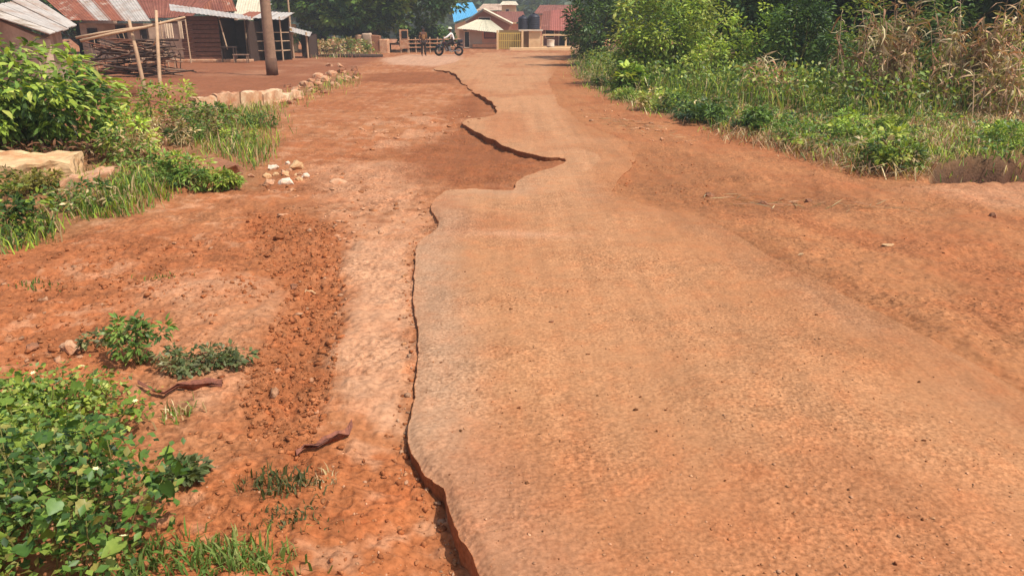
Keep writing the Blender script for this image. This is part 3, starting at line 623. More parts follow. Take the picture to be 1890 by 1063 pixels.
def blades(xy, hmin, hmax, wid, pal, lean=.35, jit=.2, droop=.4):
    xy = xy+RNG.normal(0, 1, xy.shape)*np.clip((xy[:, 1:2]-4)*.02, 0, .22)
    n = len(xy); z = terrain(xy[:, 0], xy[:, 1], False)-.01
    h = RNG.uniform(hmin, hmax, n); an = RNG.uniform(0, 6.283, n); ln = RNG.uniform(.1, 1, n)*lean*2
    d = np.stack([np.cos(an), np.sin(an), 0*an], 1); a2 = RNG.uniform(0, 6.283, n); s = np.stack([np.cos(a2), np.sin(a2), 0*an], 1)
    p = np.stack([xy[:, 0], xy[:, 1], z], 1); w_ = (wid*RNG.uniform(.6, 1.4, n))[:, None]
    up = np.array([0, 0, 1.])
    m1 = p+up*(h*.55)[:, None]+d*(ln*h*.25)[:, None]; t = p+up*(h*(1-droop*ln))[:, None]+d*(ln*h*.8)[:, None]
    v = np.stack([p-s*w_, p+s*w_, m1+s*w_*.8, m1-s*w_*.8, t], 1).reshape(-1, 3)
    b = (np.arange(n)*5)[:, None]; f = np.concatenate([b+np.array([0, 1, 2]), b+np.array([0, 2, 3]), b+np.array([3, 2, 4])])
    return v, f, np.repeat(pick(pal, n, jit), 5, 0)
def cat_arrays(L):
    V, F, C = [], [], []; o = 0
    for v, f, c in L: V.append(v); F.append(f+o); C.append(c); o += len(v)
    return np.concatenate(V), np.concatenate(F), np.concatenate(C)
def tuft(px, py, rad, n, h, pal, label, group=None, wid=.004, mat=None):
    x, y = G(px, py); e = empty('grass_tuft', (x, y, gz(x, y)), label, 'grass', group)
    xy = np.array([x, y])+RNG.normal(0, 1, (n, 2))*np.array(rad)*.5
    v, f, c = blades(xy, h*.4, h, wid, pal, .6)
    o = np_mesh('blades', v, f, mat or M_GRASS, e, c); o.matrix_parent_inverse = parent_inv(e); tag(o, kind='stuff'); return e

# ------------------------------------------------------------------ left side plants
# near broad-leaved plant
def near_plant(cx, cy, rx, ry, h, nbig, lsize, pal, label, shape, nsmall, name):
    z = gz(cx, cy); e = empty(name, (cx, cy, z), label, 'plant')
    nst = 60; tops = []; bases = []
    for i in range(nst):
        a = random.uniform(0, 6.28); q = random.random()**.5
        t = (cx+math.cos(a)*rx*q, cy+math.sin(a)*ry*q, z+h*random.uniform(.5, 1)*(1-.4*q*q)); b = (cx+(t[0]-cx)*.7, cy+(t[1]-cy)*.7)
        tops.append(t); bases.append((b[0], b[1], gz(*b))); stems(bases[-1], [t], .0042, e)
    tp = np.array(tops); bs = np.array(bases)
    def along(n, lo, r):
        k = RNG.integers(0, nst, n); f = (lo+(1-lo)*RNG.random(n)**.6)[:, None]
        return bs[k]*(1-f)+tp[k]*f+RNG.normal(0, 1, (n, 3))*np.array([r, r, r*.35])
    p = along(nbig, .3, lsize*.55)
    d = unit(np.concatenate([RNG.normal(0, 1, (nbig, 2)), RNG.normal(-.25, .45, (nbig, 1))], 1))
    leaf_parts(e, p, d, lsize*RNG.uniform(.4, 1.25, nbig), shape, pal, .55)
    p = along(nsmall, .1, .06); p[:, 2] = np.maximum(p[:, 2], z+.01); d = RNG.normal(0, 1, (nsmall, 3))*np.array([1, 1, .6])
    v, f, c = leaf_arrays(p, d, lsize*RNG.uniform(.3, .85, nsmall), 'lobed' if nsmall < 2000 else 'small', pick(pal, nsmall, .3))
    o = np_mesh('foliage', v, f, M_LEAF, e, c); o.matrix_parent_inverse = parent_inv(e); tag(o, kind='stuff'); return e, tops
PAL_NEAR = [LG(102, 136, 56), LG(84, 118, 50), LG(124, 154, 66), LG(70, 102, 46), LG(144, 166, 74), LG(96, 126, 62), LG(62, 90, 44), LG(152, 146, 78)]
e1, t1 = near_plant(-1.52, 2.0, .44, .44, .48, 300, .052, PAL_NEAR, 'big broad-leaved green plant filling the shoulder corner', 'lobed', 3600, 'broadleaf_plant')
e2, t2 = near_plant(-2.0, 2.72, .46, .36, .27, 300, .045, [c*.85 for c in PAL_BRIGHT]+PAL_MID[:3], 'low light green weed with cream flowers behind the broad-leaved plant', 'lobed', 4200, 'flowering_weed')
mfl = bpy.data.meshes.new('flower'); _v = [(0, 0, 0)]+[(math.cos(a)*(1 if i % 2 else .55), math.sin(a)*(1 if i % 2 else .55), .35) for i, a in enumerate(np.linspace(0, 2*math.pi, 12, endpoint=False))]
mfl.from_pydata(_v, [], [(0, i, i % 12+1) for i in range(1, 13)]); mfl.materials.append(plain('cream_petal', (232, 220, 160), .8, .1, 20))
for i in range(16):
    t = Vector(random.choice(t2)) if i < 11 else Vector(random.choice(t1)); o = bpy.data.objects.new('flower', mfl); COL.objects.link(o)
    e = e2 if i < 11 else e1
    o.parent = e; o.matrix_parent_inverse = parent_inv(e); o.location = t+Vector((random.uniform(-.04, .04), random.uniform(-.04, .04), .02)); o.scale = (.013,)*3; o.rotation_euler = (random.uniform(-.6, .6), random.uniform(-.6, .6), 0)
# dead stalks in its edge
q = px_scatter([(-40, 840), (60, 830), (90, 960), (-40, 1000)], 120); v, f, c = blades(q, .08, .25, .004, PAL_STRAW, .9)
tag(np_mesh('dry_straw', v, f, M_DRY, None, c), 'dead straw caught at the left of the broad-leaved plant', 'straw', None, 'stuff')

q = np.stack([RNG.normal(-5.9, .55, 700), RNG.normal(9.5, .35, 700)], 1); p = np.stack([q[:, 0], q[:, 1], .03+.22*RNG.random(700)], 1)
v, f, c = leaf_arrays(p, RNG.normal(0, 1, (700, 3)), RNG.uniform(.05, .13, 700), 'lance', pick([LG(92, 62, 48), LG(120, 84, 62), LG(76, 56, 44), LG(84, 92, 50)], 700))  # dark-coloured leaves added to stand for the shade beneath the bush
tag(np_mesh('dead_and_shade_leaves', v, f, M_DRY, None, c), 'dark dead leaves added to imitate shade under the right side of the large bush', 'leaves', None, 'stuff')
# leafy bush over the slabs
bx, by = -6.95, 10.3
z = gz(bx, by); eb = empty('leafy_bush', (bx, by, z), 'large glossy bush with long drooping leaves behind the broken slabs', 'bush')
parts = []
for (ox, oy, oz, rx, ry, rz, n) in [(0, 0, .74, 1.35, 1.1, .68, 190), (.75, -.1, .52, .8, .7, .48, 90), (-.5, -.5, .66, 1.0, .7, .66, 110)]:
    cc_, a = cloud((bx+ox, by+oy, z+oz), (rx, ry, rz), n, 24, .13, [c*1.05 for c in PAL_MID]+PAL_BRIGHT[:2], 'lance', .2, .4, droop=.35); parts.append(a)
v, f, c = cat_arrays(parts); o = np_mesh('foliage', v, f, M_LEAF, eb, c); o.matrix_parent_inverse = parent_inv(eb); tag(o, kind='stuff')
stems((bx, by, z), [(bx+random.uniform(-1, 1), by+random.uniform(-.7, .7), z+random.uniform(.6, 1.2)) for i in range(9)], .03, eb, mat=M_BARK)
n = 300; th = RNG.uniform(-1.9, 1.0, n); ph = RNG.uniform(-.2, 1.35, n); rr = RNG.uniform(.92, 1.12, n)
p = np.stack([bx+.15+1.36*rr*np.cos(ph)*np.cos(th), by-.1+1.15*rr*np.cos(ph)*np.sin(th), z+.70+.70*rr*np.sin(ph)], 1)
d = np.stack([np.cos(th)+RNG.normal(0, .5, n), np.sin(th)+RNG.normal(0, .5, n), RNG.normal(-.25, .4, n)], 1)
leaf_parts(eb, p, d, RNG.uniform(.12, .22, n), 'lance', PAL_BRIGHT, .4)

shrub(-4.35, 5.95, .5, .42, .42, 70, 26, .06, PAL_MID+PAL_BRIGHT[:1], 'small', 'knee-high dark leafy weed in front of the first broken slab', None, 'leafy_weed', 'weed')
shrub(-5.25, 7.35, .42, .3, .26, 36, 20, .05, [LG(150, 140, 62), LG(128, 126, 54), LG(104, 112, 50)], 'small', 'yellowish weed growing against the long broken slab', None, 'leafy_weed', 'weed')
shrub(-4.95, 9.7, .38, .3, .62, 46, 22, .075, PAL_BRIGHT, 'lance', 'bright green leafy weed between the bush and the earth hump', None, 'leafy_weed', 'weed')
shrub(-3.55, 8.0, .30, .22, .34, 36, 22, .06, PAL_BRIGHT, 'lance', 'bright green weed growing on the brown earth hump', None, 'leafy_weed', 'weed')
shrub(-3.35, 7.75, .22, .18, .26, 26, 22, .05, PAL_MID, 'lance', 'small green weed at the foot of the brown earth hump', None, 'leafy_weed', 'weed')
shrub(-5.9, 12.6, .7, .5, .75, 60, 20, .09, [LG(160, 166, 66), LG(138, 150, 58), LG(110, 134, 50)], 'lance', 'yellow-green weed at the right foot of the large bush', None, 'leafy_weed', 'weed')
shrub(-5.0, 11.8, .6, .4, .5, 40, 20, .07, [LG(150, 120, 84), LG(128, 100, 70), LG(104, 100, 56)], 'small', 'half-dead brownish weed under the leaning yard posts', None, 'leafy_weed', 'weed')
shrub(-5.3, 13.2, .5, .4, .45, 40, 20, .07, PAL_MID, 'small', 'dull green weed at the near end of the pale drain wall', None, 'leafy_weed', 'weed')
for px, py, r, h, pal, lab in [(345, 262, .4, .4, PAL_MID, 'loose green weed clump between earth hump and drain wall'), (430, 262, .4, .38, PAL_MID+PAL_BRIGHT[:2], 'green weed clump right of the earth hump on the verge'), (285, 345, .34, .3, PAL_MID, 'low green weed clump right of the short slab'), (235, 300, .4, .42, PAL_STRAW+PAL_MID, 'half-dry weed clump behind the short slab'), (310, 268, .4, .4, PAL_STRAW+PAL_RUST, 'pale dried weed clump under the drain wall'), (478, 232, .3, .2, PAL_MID, 'green weed clump at the far end of the drain wall'), (70, 352, .3, .24, [LG(158, 146, 70), LG(132, 128, 60)], 'yellowed weed tuft before the long slab'), (170, 380, .35, .22, PAL_MID+PAL_STRAW[:2], 'low mixed weed clump before the short slab'), (410, 345, .2, .2, PAL_BRIGHT, 'small bright weed below the earth hump')]:
    x, y = G(px, py); shrub(x, y, r, r*.7, h, 34, 20, .06, pal, 'lance', lab, None, 'leafy_weed', 'weed', 4)
x, y = G(262, 668); shrub(x, y, .13, .10, .24, 30, 20, .04, PAL_MID, 'lance', 'small upright green weed standing on the bare left shoulder', None, 'leafy_weed', 'weed', 5)
x, y = G(190, 640); shrub(x, y, .14, .08, .08, 16, 14, .03, [LG(104, 116, 70), LG(128, 128, 84)], 'small', 'flat greyish weed beside the small upright weed', None, 'leafy_weed', 'weed', 3)
x, y = G(372, 680); shrub(x, y, .22, .12, .075, 40, 22, .03, [LG(112, 120, 78), LG(92, 104, 62), LG(136, 132, 92)], 'small', 'creeping grey-green weed above the long bark strip', None, 'creeping_weed', 'weed', 4)
x, y = G(345, 885); shrub(x, y, .08, .05, .06, 16, 20, .035, [LG(112, 120, 78), LG(92, 104, 62)], 'small', 'grey-green creeping weed at the edge of the broad-leaved plant', None, 'creeping_weed', 'weed', 3)
tuft(510, 890, (.14, .09), 170, .09, [LG(96, 104, 62), LG(120, 116, 78), LG(78, 88, 52)], 'small olive grass tuft below the curled bark strip')
tuft(585, 880, (.10, .06), 50, .07, PAL_STRAW, 'thin dry straw wisp right of the olive grass tuft', None, .003, M_DRY)
tuft(532, 948, (.13, .07), 120, .05, [LG(92, 102, 62), LG(116, 116, 76)], 'short sparse grass tuft on bare soil between two larger tufts')
tuft(425, 1030, (.20, .11), 330, .11, [LG(92, 118, 54), LG(112, 130, 64), LG(132, 138, 82)], 'spreading green grass tuft right of the broad-leaved plant')
tuft(270, 1040, (.16, .12), 200, .10, [LG(92, 118, 54), LG(112, 130, 64)], 'green grass tuft against the foot of the broad-leaved plant')
tuft(330, 770, (.10, .08), 70, .10, PAL_STRAW+PAL_MID, 'thin mixed straw tuft right of the flowering weed')
tuft(72, 530, (.16, .1), 60, .06, PAL_MID, 'tiny green sprigs on the red soil at the left')
tuft(290, 512, (.16, .08), 60, .05, PAL_MID, 'tiny green sprigs above the pale bare patch')
q = np.concatenate([px_scatter([(150, 330), (310, 310), (315, 365), (240, 395), (130, 400)], 1500), px_scatter([(330, 250), (420, 200), (500, 195), (495, 280), (480, 310), (400, 290)], 2400), px_scatter([(600, 165), (650, 140), (650, 158)], 160), px_scatter([(500, 195), (560, 165), (640, 135), (655, 145), (600, 172), (520, 202)], 420), px_scatter([(220, 215), (330, 205), (500, 190), (480, 215), (330, 260), (230, 270)], 900), px_scatter([(-40, 440), (110, 400), (110, 440), (-40, 480)], 300)])
v, f, c = blades(q, .06, .3, .006, PAL_MID+PAL_BRIGHT[:2]+PAL_STRAW[1:3], .6)
tag(np_mesh('verge_grass', v, f, M_GRASS, None, c), 'patchy grass along the left verge by the slabs and drain wall', 'grass', None, 'stuff')
q = px_scatter([(230, 210), (480, 200), (450, 290), (260, 300)], 500); v, f, c = blades(q, .05, .35, .006, PAL_STRAW+PAL_RUST, .7)
tag(np_mesh('dry_grass', v, f, M_DRY, None, c), 'dead brownish grass among the left verge weeds', 'grass', None, 'stuff')

# ------------------------------------------------------------------ right side plants
def no_ditch(q):
    s_, _ = poly_sd(q[:, 0], q[:, 1], R_DITCH); return q[s_ < -.06]
q = np.concatenate([px_scatter([(1052, 112), (1090, 120), (1300, 190), (1450, 225), (1600, 260), (1890, 250), (1980, 300), (1740, 318), (1620, 322), (1500, 298), (1430, 264), (1330, 245), (1230, 219), (1150, 190), (1085, 160)], 9000),
    px_scatter([(1440, 200), (1900, 190), (1960, 300), (1720, 320), (1620, 310), (1480, 270)], 7000)])
q = no_ditch(q); keep = (fbm(q[:, 0]*1.3, q[:, 1]*.8, 3, 77) > -.04) | (RNG.random(len(q)) < .16); q = q[keep]
v, f, c = blades(q, .06, .30, .008, PAL_MID+PAL_BRIGHT[:3]+PAL_STRAW[1:4]+PAL_DARK[:1], .95, .3)
tag(np_mesh('verge_grass', v, f, M_GRASS, None, c), 'bright green grass along the right verge', 'grass', None, 'stuff')
q = no_ditch(np.concatenate([px_scatter([(1280, 180), (1450, 190), (1600, 220), (1890, 200), (1960, 290), (1700, 300), (1500, 290), (1330, 245)], 4200), px_scatter([(1700, 200), (1900, 195), (1960, 270), (1720, 280)], 3600), px_scatter([(1400, 200), (1700, 215), (1720, 300), (1480, 282)], 3000), px_scatter([(1060, 125), (1180, 150), (1400, 220), (1330, 246), (1150, 192)], 1200), px_scatter([(1330, 235), (1500, 270), (1620, 300), (1730, 318), (1700, 334), (1560, 318), (1440, 280), (1330, 255)], 1600)]))
v, f, c = blades(q, .05, .30, .006, PAL_STRAW+PAL_RUST, 1.1)
tag(np_mesh('dry_grass', v, f, M_DRY, None, c), 'dry straw-coloured grass among the right verge greenery', 'grass', None, 'stuff')
q = no_ditch(np.concatenate([px_scatter([(1052, 118), (1300, 190), (1450, 215), (1890, 215), (1980, 300), (1740, 312), (1500, 292), (1330, 240), (1150, 188)], 6000)]))
q = q[fbm(q[:, 0]*1.1+9, q[:, 1]*.7, 3, 78) > .04]; n = len(q); p = np.stack([q[:, 0], q[:, 1], terrain(q[:, 0], q[:, 1], False)+.03+.16*RNG.random(n)], 1); p = np.repeat(p, 3, 0)+RNG.normal(0, .035, (n*3, 3))*np.array([1, 1, .4])
v, f, c = leaf_arrays(p, RNG.normal(0, 1, (n*3, 3))*np.array([1, 1, .5]), RNG.uniform(.03, .085, n*3), 'small', pick(PAL_MID+PAL_DARK[1:]+PAL_BRIGHT[:2], n*3, .3))
tag(np_mesh('ground_cover', v, f, M_LEAF, None, c), 'leafy ground cover creeping through the right verge grass', 'ground cover', None, 'stuff')
# tall mixed weeds band behind the verge grass
q = np.concatenate([px_scatter([(1070, 105), (1140, 130), (1330, 165), (1480, 180), (1700, 195), (1960, 185), (1960, 215), (1600, 235), (1400, 210), (1200, 180), (1090, 145)], 5200)])
v, f, c = blades(q, .25, .8, .011, PAL_BRIGHT[:3]+PAL_MID+PAL_DARK[:2]+PAL_STRAW, .6, .3)
tag(np_mesh('tall_grass', v, f, M_GRASS, None, c), 'tall mixed grass and weeds between verge and shrubs', 'grass', None, 'stuff')
n = len(q); p = np.stack([q[:, 0], q[:, 1], RNG.uniform(.08, .8, n)], 1); p = np.repeat(p, 3, 0)+RNG.normal(0, .09, (n*3, 3))
v, f, c = leaf_arrays(p, RNG.normal(0, 1, (n*3, 3)), RNG.uniform(.05, .13, n*3), 'small', pick(PAL_BRIGHT+PAL_MID+[LG(150, 150, 96)], n*3))
tag(np_mesh('weed_leaves', v, f, M_LEAF, None, c), 'leafy weeds tangled in the tall grass on the right', 'weeds', None, 'stuff')
q = np.concatenate([px_scatter([(1415, 140), (1480, 140), (1500, 190), (1430, 200)], 500), px_scatter([(1600, 170), (1880, 160), (1880, 215), (1640, 215)], 1600)])
n = len(q); p = np.stack([q[:, 0], q[:, 1], .06+RNG.uniform(0, .45, n)], 1)
v, f, c = leaf_arrays(p, RNG.normal(0, 1, (n, 3))*np.array([1, 1, 1.6]), RNG.uniform(.05, .16, n), 'lance', pick(PAL_RUST, n))
tag(np_mesh('dead_and_shade_leaves', v, f, M_DRY, None, c), 'reddish dead leaves heaped under the dry stalks', 'leaves', None, 'stuff')
def shr(px, py, wpx, hm, lab, pal, ncl=130, nl=26, ls=.11, shape='lance', **k):
    x, y = G(px, py); r = wpx/2*math.hypot(y, 1.6)/1365
    return shrub(x, y, r, r*.8, hm, ncl, nl, ls, pal, shape, lab, **k)
shr(1100, 122, 90, 3.6, 'dark tall shrub nearest the road end, right of the red roof', PAL_DARK+PAL_MID[:2], 150, 30, .2, low=.3)
shr(1075, 112, 40, 2.6, 'narrow green shrub beside the dark tall shrub', PAL_MID, 60, 26, .2)
shr(1225, 158, 190, 3.1, 'large bright green feathery shrub on the right verge', PAL_BRIGHT, 230, 34, .16)
shr(1185, 160, 90, 1.5, 'rounded bright shrub in front of the large feathery shrub', PAL_BRIGHT, 80, 28, .14)
shr(1320, 170, 120, 1.5, 'loose yellowish shrub right of the large feathery shrub', PAL_BRIGHT+[LG(150, 142, 80)], 90, 24, .12)
shr(1390, 170, 110, 1.9, 'mid green shrub before the dark hollow', PAL_MID+PAL_BRIGHT[:2], 90, 26, .12)
shr(1465, 175, 110, 2.5, 'dark green tall shrub over the reddish dead leaves', PAL_DARK+[PAL_MID[0]], 120, 28, .13, low=.5)
shr(1535, 185, 80, 1.6, 'deep green bushy shrub left of the dry stalks', PAL_DARK+PAL_MID, 90, 28, .11)
shr(1590, 175, 120, 2.3, 'yellow-green shrub behind the dry stalks', PAL_BRIGHT, 90, 24, .12)
shr(1700, 175, 130, 2.5, 'dark leafy shrub between the two clumps of dry stalks', PAL_DARK+PAL_MID, 110, 26, .13)
shr(1500, 150, 130, 2.6, 'bright feathery shrub in the gap between dark green shrubs', PAL_BRIGHT, 130, 28, .12)
shr(1345, 150, 130, 2.3, 'yellowish bushy shrub under the dark tree', PAL_BRIGHT+PAL_MID[:2], 120, 26, .14)
shr(1760, 160, 120, 2.7, 'light green shrub rising behind the pale dead stalks', PAL_BRIGHT+PAL_MID[:1], 120, 26, .13)
shr(1640, 150, 120, 2.7, 'light green shrub rising behind the dense dry stalks', PAL_BRIGHT, 110, 26, .13)
shr(1880, 160, 130, 2.4, 'mid green shrub behind the bright leafy shrub', PAL_MID+PAL_BRIGHT, 110, 26, .13)
shr(1880, 195, 150, 1.7, 'bright leafy shrub beside the taller dry stalks', PAL_BRIGHT+PAL_MID, 120, 26, .12)
shr(1600, 200, 90, 1.0, 'waist-high green shrub in front of the dense dry stalks', PAL_BRIGHT+PAL_MID, 70, 24, .09)
shr(1710, 205, 100, 1.1, 'loose green shrub between the two clumps of dry stalks', PAL_MID+PAL_BRIGHT, 70, 24, .09)
shr(1860, 212, 90, .9, 'low leafy shrub before the shorter dead stalks', PAL_BRIGHT+PAL_MID, 60, 24, .09)
shr(1430, 190, 70, .7, 'low reddish withered bush under the dark green tall shrub', PAL_RUST, 60, 24, .10)
shr(1640, 265, 60, .3, 'low bright green weed clump on the verge grass', PAL_BRIGHT, 40, 22, .06, name='leafy_weed', cat='weed', nst=3)
shr(1660, 318, 90, .28, 'low bright green weed clump left of the dark ditch', PAL_BRIGHT+PAL_MID, 60, 24, .06, name='leafy_weed', cat='weed', nst=3)
shr(1850, 283, 110, .3, 'green weeds overhanging the dark ditch', PAL_BRIGHT+PAL_MID, 60, 24, .06, name='leafy_weed', cat='weed', nst=3)
shr(1540, 230, 110, .35, 'mid green weed clump below the dry stalks', PAL_MID+PAL_BRIGHT, 60, 24, .07, name='leafy_weed', cat='weed', nst=3)
shr(1160, 172, 70, .6, 'pale green broad weed at the foot of the bright shrubs', PAL_BRIGHT, 50, 20, .16, 'broad', name='leafy_weed', cat='weed', nst=4)
for k in range(34):
    t = random.random(); lx = [1070, 1150, 1250, 1350, 1450, 1560, 1680]; ly = [150, 186, 220, 243, 268, 302, 320]; u_ = t*5.99; i_ = int(u_); f_ = u_-i_
    px, py = lx[i_]*(1-f_)+lx[i_+1]*f_, (ly[i_]*(1-f_)+ly[i_+1]*f_)-random.uniform(-3, 60)*(.5+.5*t)*random.random()
    x, y = G(px, py); hh = random.uniform(.12, .4); r_ = random.uniform(.18, .45)
    pal, adj = random.choice([(PAL_MID, 'mid green'), (PAL_BRIGHT, 'bright green'), (PAL_DARK+PAL_MID, 'dark green'), (PAL_MID+PAL_STRAW, 'half-dry'), (PAL_BRIGHT+PAL_STRAW[:2], 'yellowing')])
    shrub(x, y, r_, r_, hh, 26, 20, random.uniform(.05, .09), pal, random.choice(['small', 'lance']), adj+' scrubby weed in the ragged edge of the right verge', adj+' scrubby weeds along the right verge', 'scrubby_weed', 'weed', 3)
# dry maize-like stalks
def stalk_clump(px, py, wpx, n, h, label):
    x, y = G(px, py); r = wpx/2*math.hypot(y, 1.6)/1365; z = gz(x, y)
    e = empty('dry_stalk_clump', (x, y, z), label, 'dry stalks'); inv = parent_inv(e)
    P_, D_, S_ = [], [], []
    for i in range(n):
        sx, sy = x+random.gauss(0, r*.55), y+random.gauss(0, r*.5); hh = h*random.uniform(.55, 1.05); ln = Vector((random.gauss(0, .14), random.gauss(0, .14), 1))
        b = Vector((sx, sy, gz(sx, sy)-.02)); bend = Vector((random.gauss(0, .12), random.gauss(0, .12), 0))
        m = MB().tube([b, b+ln*hh*.5, b+ln*hh+bend*hh], [.011, .009, .003], 5); m.build('stalk', M_STICK, e)
        for j in range(int(20*hh)):
            t = random.uniform(.12, 1); P_.append(b+ln*hh*t+bend*hh*max(0, t-.5)*2); a = random.uniform(0, 6.28); D_.append((math.cos(a), math.sin(a), random.uniform(-1.6, .9))); S_.append(random.uniform(.14, .42))
    p = np.array([tuple(a) for a in P_]); k = len(p)
    v, f, c = leaf_arrays(p, np.array(D_), np.array(S_), 'blade', pick(PAL_STRAW+PAL_RUST[:2]+[PAL_RUST[3], LG(150, 144, 80), LG(150, 124, 98)], k, .3), .7)
    o = np_mesh('foliage', v, f, M_DRY, e, c); o.matrix_parent_inverse = inv; tag(o, kind='stuff')
stalk_clump(1630, 215, 120, 48, 2.0, 'dense clump of dry straw-coloured stalks with bent leaves')
stalk_clump(1790, 212, 100, 46, 2.1, 'tall clump of pale dead stalks beside the bright leafy shrub')
stalk_clump(1400, 195, 120, 20, 1.0, 'thin dry stalks before the mid green shrub')
stalk_clump(1850, 225, 120, 24, 1.3, 'shorter dead stalks in front of the bright leafy shrub')
q = px_scatter([(1725, 300), (1800, 290), (1990, 284), (1990, 300), (1800, 305), (1730, 314)], 500); v, f, c = blades(q, .06, .22, .006, PAL_MID+PAL_BRIGHT[:2]+PAL_STRAW[:2], .9, droop=.6)
tag(np_mesh('ditch_fringe_grass', v, f, M_GRASS, None, c), 'grass fringe hanging over the back of the dark ditch', 'grass', None, 'stuff')
# dry litter line on the right shoulder
q = np.concatenate([px_scatter([(1290, 352), (1450, 358), (1720, 372), (1720, 388), (1450, 384), (1300, 372)], 130), px_scatter([(1050, 205), (1250, 240), (1270, 262), (1120, 235)], 120)])
q = q[RNG.permutation(len(q))]; n = len(q); zt = terrain(q[:, 0], q[:, 1], False)+.008
an = RNG.normal(0, .9, n); d = np.stack([np.cos(an), np.sin(an), RNG.normal(0, .05, n)], 1)
v, f, c = leaf_arrays(np.stack([q[:, 0], q[:, 1], zt], 1), d, RNG.uniform(.06, .34, n), 'straw', pick(PAL_STRAW+PAL_RUST, n), .5)
tag(np_mesh('dry_litter', v, f, M_DRY, None, c), 'dry straw litter in a line across the right shoulder', 'litter', None, 'stuff')

# ------------------------------------------------------------------ trees
def tree(px, Y, crown, h, ncl, nl, ls, pal, label, trunk_r, base=1.5, group=None, shape='small', name='broadleaf_tree'):
    b = P(px, 80, Y); x, y = b.x, Y; z = gz(x, y); e = empty(name, (x, y, z), label, 'tree', group)
    limbs = []
    zc = base+(h-base)/2; parts = []
    lob = 5
    for i in range(lob):
        a = 2*math.pi*i/lob+random.uniform(-.4, .4); q = crown*random.uniform(.35, .6)
        c = (x+math.cos(a)*q, y+math.sin(a)*q*.7, z+base+(h-base)*random.uniform(.35, .62)); limbs.append(c)
        cc_, ar = cloud(c, (crown*.62, crown*.5, (h-base)*.42), ncl//(lob+1), nl, ls, pal, shape, .2, .45); parts.append(ar)
    cc_, ar = cloud((x, y, z+base+(h-base)*.6), (crown*.7, crown*.6, (h-base)*.42), ncl//(lob+1), nl, ls, pal, shape, .2, .4); parts.append(ar)
    v, f, c = cat_arrays(parts); o = np_mesh('crown', v, f, M_LEAF, e, c); o.matrix_parent_inverse = parent_inv(e); tag(o, kind='stuff')
    m = MB(); m.tube([(x, y, z-.1), (x+.05, y, z+base*.5), (x-.05, y, z+base*1.1), (x, y, z+h*.6)], [trunk_r*1.2, trunk_r, trunk_r*.8, trunk_r*.3], 10); tr = m.build('trunk', M_BARK, e, True)
    for c in limbs:
        m = MB(); m.tube([(x, y, z+base*.75), ((x+c[0])/2, (y+c[1])/2, z+base+.3*(c[2]-base)), c], [trunk_r*.55, trunk_r*.35, trunk_r*.1], 7); m.build('limb', M_BARK, e, True)
    return e
tree(688, 60, 5.8, 8.5, 420, 60, .42, PAL_MID+PAL_DARK, 'wide dark mango-like tree shading the bench at the road end', .42, 1.75)
tree(598, 62, 3.4, 7.5, 240, 60, .40, PAL_MID+PAL_BRIGHT[:2], 'lighter green tree left of the wide dark tree', .28, 1.0)
tree(660, 64, 3.0, 5.5, 160, 50, .40, PAL_DARK, 'dark low tree filling the gap behind the broken earth wall', .22, .6)
for px, Y, cr, h, lab in [(1330, 34, 3.4, 6.5, 'dark tree behind the large feathery shrub'), (1450, 26, 2.6, 5.6, 'dark tree behind the dark green tall shrub'), (1590, 24, 2.8, 5.5, 'dark tree behind the dense dry stalks'), (1740, 23, 2.8, 5.5, 'dark tree behind the dark leafy shrub and stalks'), (1890, 21, 2.6, 5.2, 'dark tree behind the tall clump of pale stalks'), (1180, 46, 4.0, 8.0, 'dark tree behind the dark tall shrub by the road end')]:
    tree(px, Y, cr, h, 210, 50, .26, PAL_DARK, lab, .16, .4, 'dark trees behind the right shrubs')
for px, Y, cr, h, lab in [(150, 56, 4.0, 6.5, 'tree behind the gap between zinc and rusty roofs'), (-10, 52, 3.4, 6.0, 'tree behind the low zinc roof'), (455, 74, 4, 7.5, 'tree behind the cream corrugated roof')]:
    tree(px, Y, cr, h, 200, 50, .32, PAL_MID+PAL_DARK, lab, .2, .6, 'trees behind the village houses')
for k in range(5):
    x_ = P(748+k*17, 80, 63).x; shrub(x_, 63+random.uniform(0, 2), 1.0, .8, 1.5+random.uniform(0, .5), 50, 20, .24, PAL_DARK+PAL_MID[:1], 'small', 'dark hedge bush behind the low rail fence', 'hedge bushes behind the rail fence', 'hedge_bush', 'bush', 3)
# wooded slope far behind the village
n = 34000; xs_ = RNG.uniform(-150, 130, n); yt = 140+120*RNG.random(n)**1.5; zt = (yt-150)*.22+8*fbm(xs_*.06, yt*.06, 3, 91)+RNG.uniform(-1, 7, n)+2
v, f, c = leaf_arrays(np.stack([xs_, yt, zt], 1), RNG.normal(0, 1, (n, 3)), RNG.uniform(1.2, 3.0, n), 'small', pick([LG(74, 92, 68), LG(62, 80, 60), LG(86, 100, 76)], n))
tag(np_mesh('wooded_slope', v, f, M_LEAF, None, c), 'distant wooded slope behind the village', 'woodland', None, 'stuff')
hv = [(-400, 140, -2), (400, 140, -2), (400, 290, 32), (-400, 290, 32), (-400, 290, -2), (400, 290, -2)]
m = MB(); m.v = hv; m.f = [(0, 1, 2, 3), (3, 2, 5, 4)]; tag(m.build('hill', plain('hill_soil', (62, 74, 52), .95, .2, .05)), kind='structure')

